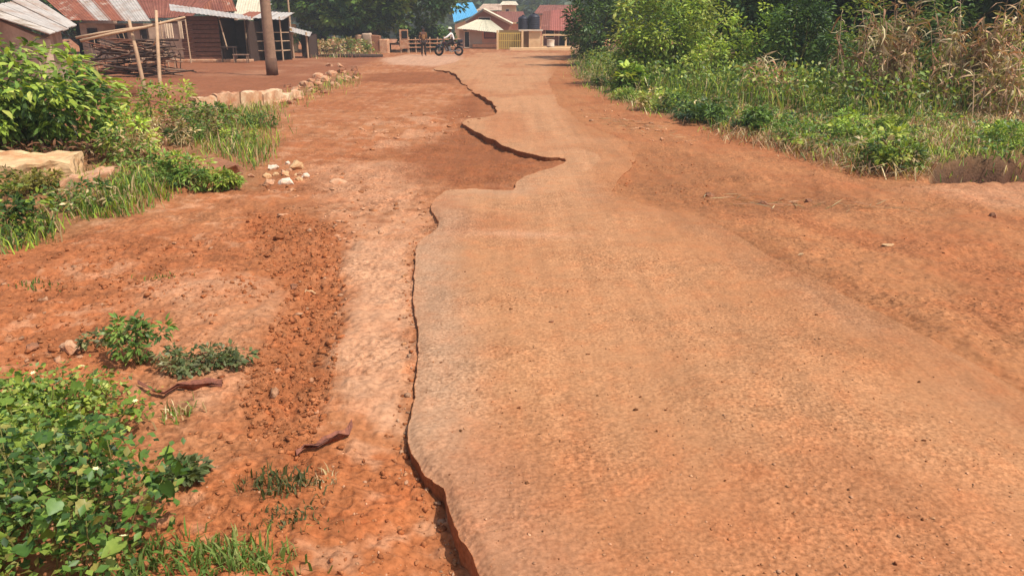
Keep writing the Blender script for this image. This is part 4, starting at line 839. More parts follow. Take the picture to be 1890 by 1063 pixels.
# ------------------------------------------------------------------ buildings
def roof_sheets(e, a, b, c, d, n, mats, wave=6, amp=.014, th=.02, name='roof_sheet', overlap=.02):
    """corrugated sheets side by side from edge a-d to edge b-c, each its own piece"""
    a, b, c, d = map(Vector, (a, b, c, d)); nn = (b-a).cross(d-a).normalized()
    if nn.z < 0: nn = -nn
    for i in range(n):
        t0, t1 = i/n, (i+1)/n+(overlap if i < n-1 else 0); k = wave*2; V_, F_ = [], []
        off = nn*(.012*(i % 2)+random.uniform(0, .01)); sl = random.uniform(-.04, .04)
        for L in (0, 1):
            for j in range(k+1):
                t = t0+(t1-t0)*j/k; w_ = nn*(amp*math.cos(j*math.pi))+off-nn*th*L
                lo = a+(b-a)*t; hi = d+(c-d)*t; s = (lo-hi).normalized()*sl
                V_ += [lo+w_+s, hi+w_]
        for j in range(k):
            q = 2*j; F_.append((q, q+2, q+3, q+1)); r = 2*(k+1)+q; F_.append((r+1, r+3, r+2, r))
        r = 2*(k+1)
        for j in range(k): F_.append((2*j+2, 2*j, 2*j+r, 2*j+2+r)); F_.append((2*j+1, 2*j+3, 2*j+3+r, 2*j+1+r))
        F_ += [(0, 1, 1+r, r), (2*k+1, 2*k, 2*k+r, 2*k+1+r)]
        m = MB(); m.v = [tuple(p) for p in V_]; m.f = F_; m.build(name, random.choice(mats), e)
def wall(e, p0, p1, h0, h1, th, mat, z0=-.05, name='wall'):
    """upright wall between two ground points"""
    p0, p1 = Vector(p0), Vector(p1); d = (p1-p0); d.z = 0; nn = Vector((-d.y, d.x, 0)).normalized()*th
    m = MB(); v = [(p0.x, p0.y, z0), (p1.x, p1.y, z0), (p1.x, p1.y, h1), (p0.x, p0.y, h0)]
    m.v = [tuple(Vector(q)) for q in v]+[tuple(Vector(q)+nn) for q in v]
    m.f = [(0, 1, 2, 3), (7, 6, 5, 4), (1, 0, 4, 5), (2, 1, 5, 6), (3, 2, 6, 7), (0, 3, 7, 4)]
    return m.build(name, mat, e)
def opening(e, x0, x1, y, z0, z1, mat, name='window', fr=None, proud=.03):
    o = MB().box(((x0+x1)/2, y-proud, (z0+z1)/2), (x1-x0, .06, z1-z0)).build(name, mat, e)
    if fr:
        m = MB(); t = .07
        m.box((x0-t/2, y-proud-.03, (z0+z1)/2), (t, .08, z1-z0+2*t)); m.box((x1+t/2, y-proud-.03, (z0+z1)/2), (t, .08, z1-z0+2*t))
        m.box(((x0+x1)/2, y-proud-.03, z1+t/2), (x1-x0, .08, t)); m.box(((x0+x1)/2, y-proud-.03, z0-t/2), (x1-x0, .08, t))
        f = m.build('frame', fr, o); f.matrix_parent_inverse = Matrix()
    return o
# low zinc-roofed house, far left
e = empty('zinc_roof_house', tuple(P(40, 150, 21)*1)[:2]+(0,), 'low house with pale grey zinc roof behind the large bush', 'house')
A, B, Cc, D = P(92, 64, 19), P(142, 48, 23.5), P(58, -6, 24.5), P(-45, 20, 20)
roof_sheets(e, A, B, Cc, D, 5, [M_ZINC, M_ZINC, plain('streaked_zinc', (190, 178, 164), .6, .15, 3, 0, 0, (140, 120, 96))], 5)
lw = lambda p, dx, dy: Vector((p.x+dx, p.y+dy, 0))
wall(e, lw(D, .1, .35), lw(A, -.4, .35), D.z-.15, A.z-.12, .18, M_MUD); wall(e, lw(A, -.4, .35), lw(B, -.4, -.2), A.z-.12, B.z-.12, .18, M_MUD)
wall(e, lw(D, -3, .4), lw(D, .1, .35), D.z-.4, D.z-.15, .18, M_MUD)
# rusty-roofed house
e = empty('rusty_roof_house', (-17.5, 41, 0), 'long mud-walled house under a rusty patched zinc roof', 'house')
A, B = P(128, 38, 40), P(278, 40, 40); D, Cc = P(60, -22, 44), P(236, -22, 44)
roof_sheets(e, A, B, Cc, D, 6, [M_RUST, M_RUST, M_ZINC], 5)
n_ = len(e.children); e.children[n_-1].data.materials[0] = M_ZINC; e.children[n_-2].data.materials[0] = M_ZINC; e.children[0].data.materials[0] = M_RUST
wall(e, (A.x-.3, 41, 0), (B.x+1.6, 41, 0), A.z-.15, A.z-.15, .2, M_MUD)
wall(e, (A.x-.3, 45, 0), (A.x-.3, 41, 0), D.z-1.2, A.z-.15, .2, M_MUD)
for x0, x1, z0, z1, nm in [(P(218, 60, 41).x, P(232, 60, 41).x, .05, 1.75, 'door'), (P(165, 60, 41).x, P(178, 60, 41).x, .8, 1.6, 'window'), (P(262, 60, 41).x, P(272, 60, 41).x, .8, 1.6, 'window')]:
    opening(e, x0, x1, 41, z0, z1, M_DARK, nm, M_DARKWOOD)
# reddish-roofed house beside it
e = empty('red_roof_house', (-14, 47, 0), 'house with dull red-brown roof between rusty roof and brown kiosk', 'house')
A, B = P(268, 34, 45.5), P(352, 34, 45.5); D, Cc = P(228, -30, 49), P(420, -30, 49)
roof_sheets(e, A, B, Cc, D, 5, [M_RUST2, M_RUST2], 5); wall(e, (A.x, 46.2, 0), (B.x+2.5, 46.2, 0), A.z-.15, A.z-.15, .2, M_MUD)
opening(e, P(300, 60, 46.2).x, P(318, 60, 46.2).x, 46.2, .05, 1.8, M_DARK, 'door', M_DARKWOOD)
# low house behind kiosk with rusty gable
e = empty('brown_roof_house', (-11.6, 52, 0), 'house with dark rusty roof rising behind the brown kiosk', 'house')
A, B = P(345, 26, 50), P(438, 22, 50); D, Cc = P(340, -40, 53), P(412, -40, 53)
roof_sheets(e, A, B, Cc, D, 4, [M_RUST2, M_RUST], 5); wall(e, (A.x, 50.6, 0), (B.x-.3, 50.6, 0), A.z-.2, B.z-.2, .2, M_MUD)
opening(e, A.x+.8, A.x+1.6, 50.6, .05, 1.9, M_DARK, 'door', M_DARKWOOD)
# brown board kiosk
KY = 41.0
e = empty('board_kiosk', (P(400, 112, KY).x, KY, 0), 'dark brown board kiosk with pale sheet roof and open front bay', 'kiosk')
x0, x1, x2 = P(338, 90, KY).x, P(408, 90, KY).x, P(462, 90, KY).x; top = P(338, 30, KY).z
nb = 10
for i in range(nb):
    zb = .06+i*(top-.06)/nb; hb = (top-.06)/nb
    MB().box(((x0+x1)/2, KY, zb+hb/2), (x1-x0, .06, hb*.86), Matrix.Rotation(-.3, 3, 'X')).build('board', M_BOARD, e)
MB().box((x1-.03, KY+.06, top/2), (.09, .09, top)).build('post', M_DARKWOOD, e); MB().box((x0+.03, KY+.06, top/2), (.09, .09, top)).build('post', M_DARKWOOD, e)
MB().box((x2-.06, KY+.1, top*.48), (.09, .09, top*.96)).build('post', M_DARKWOOD, e)
wall(e, (x0+.1, KY+2.2, 0), (x2, KY+2.2, 0), top-.1, top-.25, .06, M_DARKWOOD, name='back_wall'); wall(e, (x2-.1, KY+.15, 0), (x2-.1, KY+2.2, 0), top-.25, top-.25, .06, M_DARKWOOD, name='side_wall'); wall(e, (x1+.05, KY+2.2, 0), (x1+.05, KY+.15, 0), top-.1, top-.1, .05, M_DARKWOOD, name='partition')
wall(e, (x0+.1, KY+2.2, 0), (x0+.1, KY+.12, 0), top-.1, top-.1, .05, M_DARKWOOD, name='side_wall')
roof_sheets(e, P(314, 20, KY-.7), P(464, 38, KY-.7), P(462, 30, KY+2.6), P(312, 8, KY+2.6), 4, [M_ZINC], 5)
MB().box(((x0+x2)/2-.2, KY-.25, .05), (x2-x0+.6, .7, .14)).build('plinth', M_STONE, e, bevel=.03)
MB().tube([P(405, 38, KY-.35), P(420, 92, KY-.5)], .035, 6).build('prop', M_STICK, e)
# bench and stool in front of the kiosk
def table(px, py, wpx, h, dep, mat, label, name='wooden_bench', cat='bench', leg=.05, top=.05):
    x, y = G(px, py); W = wpx*math.hypot(y, 1.6)/1365; z = gz(x, y); e = empty(name, (x, y, z), label, cat)
    MB().box((x, y, z+h), (W, dep, top)).build('top', mat, e)
    for sx in (-1, 1):
        for sy in (-1, 1): MB().box((x+sx*(W/2-leg), y+sy*(dep/2-leg), z+h/2-.01), (leg, leg, h-.02)).build('leg', mat, e)
    return e
table(425, 115, 24, .75, .5, M_DARKWOOD, 'small dark table before the kiosk bay', 'small_table', 'table'); table(446, 116, 26, .42, .35, M_POLEWOOD, 'low grey bench before the kiosk bay')
# open rack stall behind the pole
RY = 42.5
e = empty('open_stall', (P(478, 110, RY).x, RY, 0), 'open pole stall with pale shelves behind the timber pole', 'stall')
xa, xb = P(455, 80, RY).x, P(520, 80, RY).x
for x in (xa, (xa+xb)/2, xb):
    for dy in (0, 1.6): MB().tube([(x, RY+dy, -.05), (x+random.uniform(-.05, .05), RY+dy, 2.25)], .04, 6).build('post', M_STICK if dy == 0 else M_DARKWOOD, e)
for zz_ in (.5, 1.0, 1.45): MB().box(((xa+xb)/2, RY+.8, zz_), (xb-xa, 1.5, .04)).build('shelf', M_STICK, e)
roof_sheets(e, (xa-.3, RY-.3, 2.2), (xb+.3, RY-.3, 2.1), (xb+.3, RY+2, 2.5), (xa-.3, RY+2, 2.55), 3, [M_ZINC, M_RUST], 4)
wall(e, (xa, RY+1.75, 0), (xb, RY+1.75, 0), 2.2, 2.2, .04, M_DARK, name='back_wall')
# small stall right of the pole
SY = 47
e = empty('lean_to_stall', (P(545, 98, SY).x, SY, 0), 'small lean-to stall with ochre boards and pale sheet roof right of the timber pole', 'stall')
xa, xm, xb = P(512, 80, SY).x, P(541, 80, SY).x, P(572, 80, SY).x; zt = P(520, 52, SY).z
for i in range(4):
    w_ = (xm-xa)/4; MB().box((xa+w_*(i+.5), SY, zt/2), (w_*.94, .04, zt-.05)).build('board', M_OCHRE if i % 2 else M_STICK, e)
for x in (xm, xb-.15): MB().tube([(x, SY-.1, -.05), (x, SY-.1, zt-.25)], .06, 6).build('post', M_STICK, e)
wall(e, (xm, SY+1.8, 0), (xb, SY+1.8, 0), zt-.3, zt-.35, .05, M_DARKWOOD, name='back_wall'); wall(e, (xb-.05, SY, 0), (xb-.05, SY+1.8, 0), zt-.5, zt-.4, .05, M_DARKWOOD, name='side_wall')
roof_sheets(e, P(508, 52, SY-.4), P(572, 68, SY-.4), P(576, 60, SY+2.2), P(506, 44, SY+2.2), 3, [M_ZINC], 4)
# cream long building behind
e = empty('cream_roof_building', (-16.5, 62, 0), 'long low building with cream corrugated roof behind the timber pole', 'building')
A, B = P(430, 36, 60), P(546, 40, 60); D, Cc = P(440, -4, 64), P(552, 0, 64)
roof_sheets(e, A, B, Cc, D, 6, [M_CREAMROOF], 5); wall(e, (A.x+.2, 60.6, 0), (B.x-.2, 60.6, 0), A.z-.2, B.z-.2, .2, M_CREAM)
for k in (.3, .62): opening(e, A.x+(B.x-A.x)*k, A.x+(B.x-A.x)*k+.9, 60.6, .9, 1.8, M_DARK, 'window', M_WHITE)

# hanging cloths by the red-roofed house
for (pa, pb, lab) in [((303, 44), (321, 71), 'wide cream cloth hanging left of the kiosk'), ((328, 40), (339, 72), 'narrow cream cloth hanging against the kiosk corner')]:
    a, b = P(pa[0], pa[1], 39.6), P(pb[0], pb[1], 39.6); m = MB(); k = 10
    for L in (0, .01):
        for j in range(k+1):
            for z_ in (a.z, (a.z+b.z)/2, b.z): m.v.append((a.x+(b.x-a.x)*j/k, 39.6+L+.03*math.sin(j*1.9)*(1.2 if z_ < a.z else .4), z_))
    r = 3*(k+1)
    for j in range(k):
        for q in (0, 1): i0 = 3*j+q; m.f.append((i0, i0+3, i0+4, i0+1)); m.f.append((i0+1+r, i0+4+r, i0+3+r, i0+r))
    tag(m.build('hanging_cloth', plain('cream_cloth', (224, 196, 162), .9, .08, 6), smooth=True), lab, 'cloth')
a, b = P(296, 41, 39.6), P(342, 38, 39.6)
m = MB().tube([a, b], .012, 5).tube([(a.x, 39.6, -.05), a+Vector((0, 0, .05))], .035, 6).tube([(b.x, 39.6, -.05), b+Vector((0, 0, .05))], .035, 6)
tag(m.build('clothes_line', M_STICK), 'clothes line on two posts carrying the cream cloths', 'clothes line')

# timber utility pole
x, y = G(503, 139); z = gz(x, y); e = empty('utility_pole', (x, y, z), 'thick weathered timber pole standing in the bare yard', 'pole')
MB().tube([(x, y, z-.3), (x, y, z+.35), (x, y, z+3), (x, y, z+6.5)], [.205, .2, .18, .15], 14).build('shaft', M_POLEWOOD, e, True)
MB().tube([(x, y, z-.02), (x, y, z+.62)], [.214, .208], 14).build('tarred_foot', plain('tarred_wood', (98, 70, 54), .9, .25, 8), e, True)
# thin pale post behind
b_ = P(537, 60, 56); tag(MB().tube([(b_.x, 56, -.1), (b_.x, 56, 4.5)], .06, 8).build('thin_post', M_STICK), 'thin pale post beside the cream roof', 'post')
# drying frame of poles
e = empty('pole_frame', tuple(G(285, 186))+(0,), 'rough frame of pale crooked poles at the yard edge', 'pole frame')
def stick(p, q, r, e, name, mat=M_STICK):
    p, q = Vector(p), Vector(q); k = [p+(q-p)*t+Vector((random.uniform(-1, 1), 0, random.uniform(-1, 1)))*.025*(0 < t < 1) for t in (0, .3, .6, 1)]
    MB().tube(k, [r, r*.95, r*.9, r*.7], 7).build(name, mat, e, True)
fy = G(285, 186)[1]
g1, g2 = G(272, 186), G(299, 190)
stick((g1[0], g1[1], -.1), P(238, 38, fy), .05, e, 'post'); stick((g2[0], g2[1], -.1), P(288, 20, fy), .045, e, 'post')
stick(P(148, 76, fy-.5), P(342, 32, fy+.3), .035, e, 'rail'); stick(P(140, 70, fy-.3), P(288, 48, fy+.06), .03, e, 'rail'); stick(P(283, 84, fy), P(291, 66, fy), .02, e, 'brace')
# firewood heap
x, y = G(258, 142); e = empty('firewood_heap', (x, y, gz(x, y)), 'heap of dark firewood and scrap poles beside the mud house', 'firewood')
for i in range(110):
    L = random.uniform(.6, 1.9); a = random.gauss(0, .5); r = random.uniform(.018, .045); lay = random.random()
    cx, cy, cz = x+random.uniform(-1.45, 1.3)*(1-.25*lay), y+random.uniform(-.5, .6), .06+lay*1.2
    d = Vector((math.cos(a), math.sin(a)*.4, random.gauss(0, .12)))*L/2
    MB().tube([(cx-d.x, cy-d.y, max(.04, cz-d.z)), (cx+d.x, cy+d.y, max(.04, cz+d.z))], [r, r*.8], 6).build('stick', random.choice([M_DARKWOOD, M_DARKWOOD, M_POLEWOOD, M_BOARD]), e)
e = empty('stick_fence', tuple(G(262, 132))+(0,), 'rickety fence of thin upright sticks behind the firewood heap', 'fence')
for k in range(24):
    x, y = G(178+k*6.8+random.uniform(-2, 2), 133+random.uniform(-1, 1)); hh = random.uniform(.8, 1.5)
    MB().tube([(x, y, -.05), (x+random.gauss(0, .06), y, hh*.5), (x+random.gauss(0, .12), y, hh)], [.022, .019, .012], 5).build('stick', random.choice([M_POLEWOOD, M_STICK, M_DARKWOOD]), e)
for z_ in (.4, .85): a, b = G(176, 133), G(338, 133); MB().tube([(a[0], a[1]+.04, z_), ((a[0]+b[0])/2, a[1]+.04, z_+.06), (b[0], b[1]+.04, z_-.03)], .02, 5).build('rail', M_POLEWOOD, e)
x, y = G(236, 176); tag(MB().box((x, y, .12), (.62, .4, .24), Matrix.Rotation(.2, 3, 'Z')).build('earth_block', M_STONED, bevel=.04, jitter=.02), 'reddish earth block lying at the yard edge near the poles', 'block')

# broken slabs by the bush
def slab(pts, h, label, mat=M_CONC, tilt=0):
    import bmesh
    P0 = [G(*p) for p in pts]; bm = bmesh.new()
    vs = [bm.verts.new((x, y, gz(x, y)-.06)) for x, y in P0]; f = bm.faces.new(vs)
    r = bmesh.ops.extrude_face_region(bm, geom=[f]); tv = [v for v in r['geom'] if isinstance(v, bmesh.types.BMVert)]
    for v in tv: v.co.z = gz(v.co.x, v.co.y)+h+tilt*(v.co.x-P0[0][0])
    bmesh.ops.recalc_face_normals(bm, faces=bm.faces); bmesh.ops.subdivide_edges(bm, edges=bm.edges, cuts=9, use_grid_fill=True)
    from mathutils import noise as mn
    for v in bm.verts: v.co += Vector((mn.noise(v.co*17), mn.noise(v.co*17+Vector((5, 0, 0))), mn.noise(v.co*17+Vector((0, 5, 0)))))*.018
    for v in bm.verts: v.co += Vector((mn.noise(v.co*5), mn.noise(v.co*5+Vector((9, 0, 0))), mn.noise(v.co*6+Vector((0, 9, 0)))))*.05
    me = bpy.data.meshes.new('broken_slab'); bm.to_mesh(me); bm.free(); me.materials.append(mat)
    o = bpy.data.objects.new('broken_slab', me); COL.objects.link(o); return tag(o, label, 'slab')
slab([(-60, 350), (135, 338), (158, 318), (-60, 325)], .25, 'long broken pale concrete slab on edge below the large bush')
slab([(118, 365), (205, 352), (225, 330), (150, 335)], .15, 'short broken concrete slab tipped against the long slab', M_STONE, .12)
# pale drain wall edging the yard
e = empty('drain_wall', tuple(G(410, 205))+(0,), 'broken pale concrete drain wall along the yard edge', 'wall')
pw = [(318, 212), (358, 207), (398, 203), (440, 199), (480, 194), (514, 187), (552, 178)]
from mathutils import noise as mnz
M_KERB = plain('weathered_kerb', (206, 176, 140), .95, .2, 8, 0, .02, (184, 132, 94), (.42, .62))
for i in range(6):
    a, b = G(*pw[i]), G(*pw[i+1]); h = [.18, .30, .34, .33, .28, .16][i]; d = Vector((b[0]-a[0], b[1]-a[1], 0)); t = d.normalized(); nn = Vector((-t.y, t.x, 0))
    m = MB(); K, H_ = 9, 5                       # a cast length with a chipped, uneven rim
    for k in range(K+1):
        for (o_, zf) in ((-.12, 0), (-.12, .5), (-.11, 1), (0, 1.02), (.11, 1), (.12, 0)):
            q = Vector((a[0], a[1], 0))+d*(.012+.976*k/K)+nn*o_; z_ = -.08+(h+.08)*zf
            w_ = Vector((mnz.noise(q*4+Vector((0, 0, zf))), mnz.noise(q*4+Vector((3, 0, zf))), mnz.noise(q*3.3+Vector((0, 6, zf)))))*.05*(zf > 0)+Vector((0, 0, -abs(mnz.noise(q*7)))) * .10*(zf >= 1)
            m.v.append(tuple(q+Vector((0, 0, z_))+w_))
    for k in range(K):
        for r in range(5): p_ = k*6+r; m.f.append((p_, p_+6, p_+7, p_+1))
    m.f += [tuple(range(5, -1, -1)), tuple(K*6+r for r in range(6))]
    m.build('block', M_STONE if i == 2 else M_KERB, e)
# broken earth wall and mound below the tree
e = empty('broken_earth_wall', tuple(G(660, 98))+(0,), 'crumbling pinkish earth wall under the trees', 'wall')
for i in range(7):
    x = P(612+i*15, 90, 56).x; h = [.55, .7, 1.0, 1.25, 1.35, 1.2, .95][i]
    MB().box((x+.3, 56+.1*(i % 2), h/2-.05), (.66, .4, h+.1)).build('lump', [M_STONE, M_MUD, M_STONED][i % 3], e, bevel=.08, jitter=.07)
m = MB().tube([tuple(G(590, 105))+(.03,), tuple(G(650, 106))+(.07,), tuple(G(706, 105))+(.04,)], [.1, .14, .1], 8); tag(m.build('fallen_log', M_DARKWOOD, None, True), 'long dark log lying on the verge below the earth wall', 'log')
q = px_scatter([(560, 96), (715, 92), (700, 104), (580, 110)], 900); v, f, c = blades(q, .1, .45, .012, PAL_STRAW+PAL_MID+PAL_RUST, .6)
tag(np_mesh('dry_grass', v, f, M_DRY, None, c), 'dry grass along the foot of the crumbling earth wall', 'grass', None, 'stuff')
shrub(P(640, 90, 54).x, 54.5, 2.2, .8, .9, 70, 20, .2, PAL_STRAW+PAL_MID, 'small', 'scrubby dry bush before the crumbling earth wall', None, 'scrub_bush', 'bush')

# bench, board and fence under the big tree
table(737, 97, 36, .62, .6, M_DARKWOOD, 'dark wooden bench at the foot of the wide tree', 'wooden_bench', 'bench', .09, .12)
x, y = P(745, 60, 56).x, 56
e = empty('notice_board', (x, y, 0), 'pale upright board with dark panel under the wide tree', 'board')
MB().box((x, y, .95), (.62, .06, 1.3)).build('panel', M_STONE, e); MB().box((x+.05, y-.05, 1.25), (.4, .03, .5)).build('dark_panel', M_DARK, e)
for s in (-.25, .25): MB().box((x+s, y+.05, .25), (.07, .05, .6)).build('leg', M_STICK, e)
e = empty('low_fence', (P(790, 95, 57).x, 57, 0), 'low rail fence of pale posts behind the motorcycle', 'fence')
fx = [P(755+i*13, 90, 57).x for i in range(8)]
for x in fx: MB().tube([(x, 57, -.05), (x+random.uniform(-.05, .05), 57, random.uniform(.9, 1.2))], .05, 6).build('post', M_STICK, e)
for z_ in (.35, .62, .88): MB().tube([(fx[0]-.2, 56.94, z_), (fx[-1]+.2, 56.94, z_+.05)], .04, 6).build('rail', M_STONE, e)

# ---- houses at the road end
HY = 70
e = empty('grey_roof_house', (P(890, 90, HY).x, HY, 0), 'low plastered house with pale grey-green sheet roof at the road end', 'house')
A, B, Cc, D = P(843, 53, HY-.6), P(938, 63, HY-.6), P(905, 38, HY+4), P(880, 37, HY+4)
roof_sheets(e, A, B, Cc, D, 5, [plain('grey_green_roof', (196, 186, 158), .7, .12, 2)], 5)
xa, xb = P(848, 80, HY).x, P(932, 80, HY).x
wall(e, (xa, HY, 0), ((xa+xb)/2, HY, 0), A.z-.12, (A.z+B.z)/2-.12, .2, M_GREYPL); wall(e, ((xa+xb)/2, HY, 0), (xb, HY, 0), (A.z+B.z)/2-.12, B.z-.12, .2, M_PINK)
wall(e, (xb, HY, 0), (xb-.3, HY+4, 0), B.z-.12, B.z, .2, M_PINK)
MB().box((P(905, 84, HY).x, HY-.25, .22), (3.2, .4, .3)).build('step', M_STONED, e)
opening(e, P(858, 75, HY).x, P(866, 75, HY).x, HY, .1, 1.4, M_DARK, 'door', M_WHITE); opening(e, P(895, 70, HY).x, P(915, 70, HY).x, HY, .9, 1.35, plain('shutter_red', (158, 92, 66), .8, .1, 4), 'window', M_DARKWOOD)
# gabled house behind it
GY = 78
e = empty('gabled_house', (P(900, 80, GY).x, GY, 0), 'taller house with brown gable and pale verge behind the grey-green roof', 'house')
l_, ap, r_ = P(862, 42, GY), P(893, 19, GY), P(944, 46, GY)
m = MB(); m.v = [(l_.x, GY, 0), (r_.x, GY, 0), tuple(r_), tuple(ap), tuple(l_)]; m.v += [(x, y+.2, z) for x, y, z in m.v[:5]]
m.f = [(0, 1, 2, 3, 4), (9, 8, 7, 6, 5), (1, 0, 5, 6), (2, 1, 6, 7), (3, 2, 7, 8), (4, 3, 8, 9), (0, 4, 9, 5)]; m.build('gable_wall', plain('brown_plaster', (170, 116, 88), .9, .15, 2), e)
dv = Vector((0, 6, 0)); up_ = Vector((0, -.5, .06))
roof_sheets(e, r_+up_, r_+dv, ap+dv, ap+up_, 3, [M_RUST2], 5); roof_sheets(e, l_+dv, l_+up_, ap+up_, ap+dv, 3, [M_ZINC], 5)
MB().tube([ap+Vector((0, -.56, .03)), r_+Vector((.1, -.56, .03))], .16, 4).build('verge_board', M_CREAMROOF, e)
MB().tube([l_+Vector((-.1, -.56, .03)), ap+Vector((0, -.56, .03))], .12, 4).build('verge_board', plain('grey_board', (120, 112, 100), .8, .1, 3), e)
opening(e, ap.x-.5, ap.x+.6, GY, 1.9, 2.7, M_DARK, 'window', M_WHITE)
# blue roof
e = empty('blue_roof_house', (P(862, 60, 92).x, 92, 0), 'house with bright blue roof behind the trees at the road end', 'house')
A, B, Cc, D = P(838, 42, 90), P(884, 26, 90), P(872, 5, 95), P(832, 8, 95)
roof_sheets(e, A, B, Cc, D, 4, [M_BLUE], 4); wall(e, (A.x, 91, 0), (B.x, 91, 0), A.z-.2, B.z-.2, .2, M_CREAM); wall(e, (B.x, 91, 0), (B.x-.4, 95, 0), B.z-.2, B.z+.6, .2, M_CREAM)
opening(e, A.x+1, A.x+1.9, 91, .8, 1.9, M_DARK, 'window', M_WHITE)
# cream upper house
UY = 98
e = empty('cream_upper_house', (P(940, 60, UY).x, UY, 0), 'cream house with red-brown lower roof above the yellow gate', 'house')
a, b = P(926, 10, UY), P(953, 24, UY); MB().box(((a.x+b.x)/2, UY+2, a.z/2), (b.x-a.x, 4, a.z)).build('wall', M_CREAM, e)
roof_sheets(e, P(922, 10, UY-.6), P(957, 10, UY-.6), P(952, 3, UY+4.3), P(928, 3, UY+4.3), 3, [M_CREAMROOF], 4)
opening(e, P(934, 17, UY).x, P(939, 17, UY).x, UY, a.z-1.3, a.z-.5, M_DARK, 'window', M_WHITE)
roof_sheets(e, P(915, 44, UY-8), P(972, 40, UY-8), P(966, 22, UY-1), P(918, 22, UY-1), 4, [M_RUST2], 4)
wall(e, (P(918, 60, UY-7).x, UY-7, 0), (P(968, 60, UY-7).x, UY-7, 0), P(918, 46, UY-7).z, P(968, 44, UY-7).z, .2, M_PINK)
# tank stand and tanks
TY = 66
e = empty('tank_house', (P(985, 92, TY).x, TY, 0), 'small cream and ochre plastered tank house by the yellow gate', 'building')
xa, xm, xb = P(961, 80, TY).x, P(976, 80, TY).x, P(998, 80, TY).x; zt = P(975, 58, TY).z
MB().box(((xm+xb)/2, TY+.9, zt/2), (xb-xm, 1.8, zt)).build('wall', M_CREAM, e); MB().box(((xa+xm)/2-.02, TY+1.0, zt/2-.02), (xm-xa, 1.6, zt-.04)).build('wall', M_OCHRE, e)
MB().box(((xa+xb)/2, TY+.9, zt+.06), (xb-xa+.35, 2.2, .14)).build('platform', M_WHITE, e); MB().box((xa+.5, TY+.17, .8), (.45, .05, 1.5)).build('door', plain('dark_ochre', (120, 86, 40), .7, .1, 4), e)
for (px, lab, s) in [(965.5, 'black ribbed water tank standing nearer the yellow gate', .94), (985.5, 'larger black ribbed water tank beside the red roofs', 1.1)]:
    x = P(px, 50, TY+.9).x; z = zt+.13; e = empty('water_tank', (x, TY+.9, z), lab, 'water tank'); r = .46*s
    prof = [(r*.96, 0)]
    for i in range(6): prof += [(r, .04+i*.16*s), (r, .12+i*.16*s), (r*.95, .15+i*.16*s)]
    H = .04+6*.16*s; prof += [(r*.9, H), (r*.5, H+.12), (r*.25, H+.15)]
    MB().lathe(prof, (x, TY+.9, z)).build('body', M_BLACK, e, True); MB().lathe([(r*.26, 0), (r*.26, .07), (r*.2, .09)], (x, TY+.9, z+H+.14)).build('lid', M_BLACK, e)
# yellow gate of bars
e = empty('bar_gate', (P(945, 93, 65).x, 65, 0), 'yellow metal gate of upright bars at the road end', 'gate')
xa, xb = P(921, 80, 65).x, P(962, 80, 65).x; hz = P(940, 62, 65).z
for i in range(13):
    x = xa+(xb-xa)*i/12; MB().box((x, 65, hz/2+.05), (.05, .05, hz-.05)).build('bar', M_YELLOW, e)
for z_ in (.12, hz*.55, hz): MB().box(((xa+xb)/2, 65.04, z_), (xb-xa+.1, .05, .07)).build('rail', M_YELLOW, e)
for x in (xa-.12, xb+.1): MB().box((x, 65, hz/2+.1), (.16, .16, hz+.25)).build('post', M_CREAM, e)
a, b = P(921, 92, 67.5).x, P(962, 92, 67.5).x
tag(MB().box(((a+b)/2, 68.2, .75), (b-a, .2, 1.6)).build('courtyard_wall', plain('dim_ochre', (150, 118, 72), .9, .1, 2)), 'ochre courtyard wall behind the yellow gate', 'wall')
# red-roofed veranda house at right
VY = 72
e = empty('veranda_house', (P(1035, 90, VY).x, VY, 0), 'red-roofed house with a shaded veranda beside the water tanks', 'house')
A, B, Cc, D = P(998, 56, VY-1.4), P(1082, 60, VY-1.4), P(1078, 14, VY+4), P(1002, 22, VY+4)
roof_sheets(e, A, B, Cc, D, 5, [M_RUST2, plain('red_roof', (150, 84, 70), .8, .15, 2)], 5)
xa, xb = P(1000, 80, VY).x, P(1085, 80, VY).x
wall(e, (xa, VY, 0), (xb, VY, 0), A.z, B.z, .2, plain('dull_red_wall', (134, 92, 80), .9, .12, 2)); MB().box(((xa+xb)/2, VY-1.3, A.z-.42), (xb-xa, .14, .16)).build('veranda_beam', M_CREAM, e)
for k in (0, .5, 1): MB().box((xa+(xb-xa)*k, VY-1.3, (A.z-.5)/2), (.16, .16, A.z-.5)).build('veranda_post', M_CREAM, e)
MB().box(((xa+xb)/2, VY-.7, .08), (xb-xa+.3, 1.6, .2)).build('veranda_floor', M_CREAM, e)
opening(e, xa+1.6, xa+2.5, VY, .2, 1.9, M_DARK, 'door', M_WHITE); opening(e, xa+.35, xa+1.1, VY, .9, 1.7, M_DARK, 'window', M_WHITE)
x, y = G(1016, 93); y = min(y, 66); x = P(1016, 90, y).x
e = empty('white_drum', (x, y, 0), 'white drum standing before the veranda house', 'drum'); MB().lathe([(.3, 0), (.32, .04), (.31, .3), (.325, .33), (.31, .36), (.31, .72), (.32, .76)], (x, y, gz(x, y))).build('body', M_WHITE, e, True); MB().lathe([(.325, 0), (.325, .05), (.1, .07)], (x, y, gz(x, y)+.76)).build('lid', M_WHITE, e)
xa, xb = P(940, 94, 63.5).x, P(1062, 94, 63.5).x
tag(MB().box(((xa+xb)/2, 63.5, .06), (xb-xa, .35, .3)).build('low_kerb_wall', M_CREAM, bevel=.03), 'low cream kerb wall before the yellow gate', 'wall')
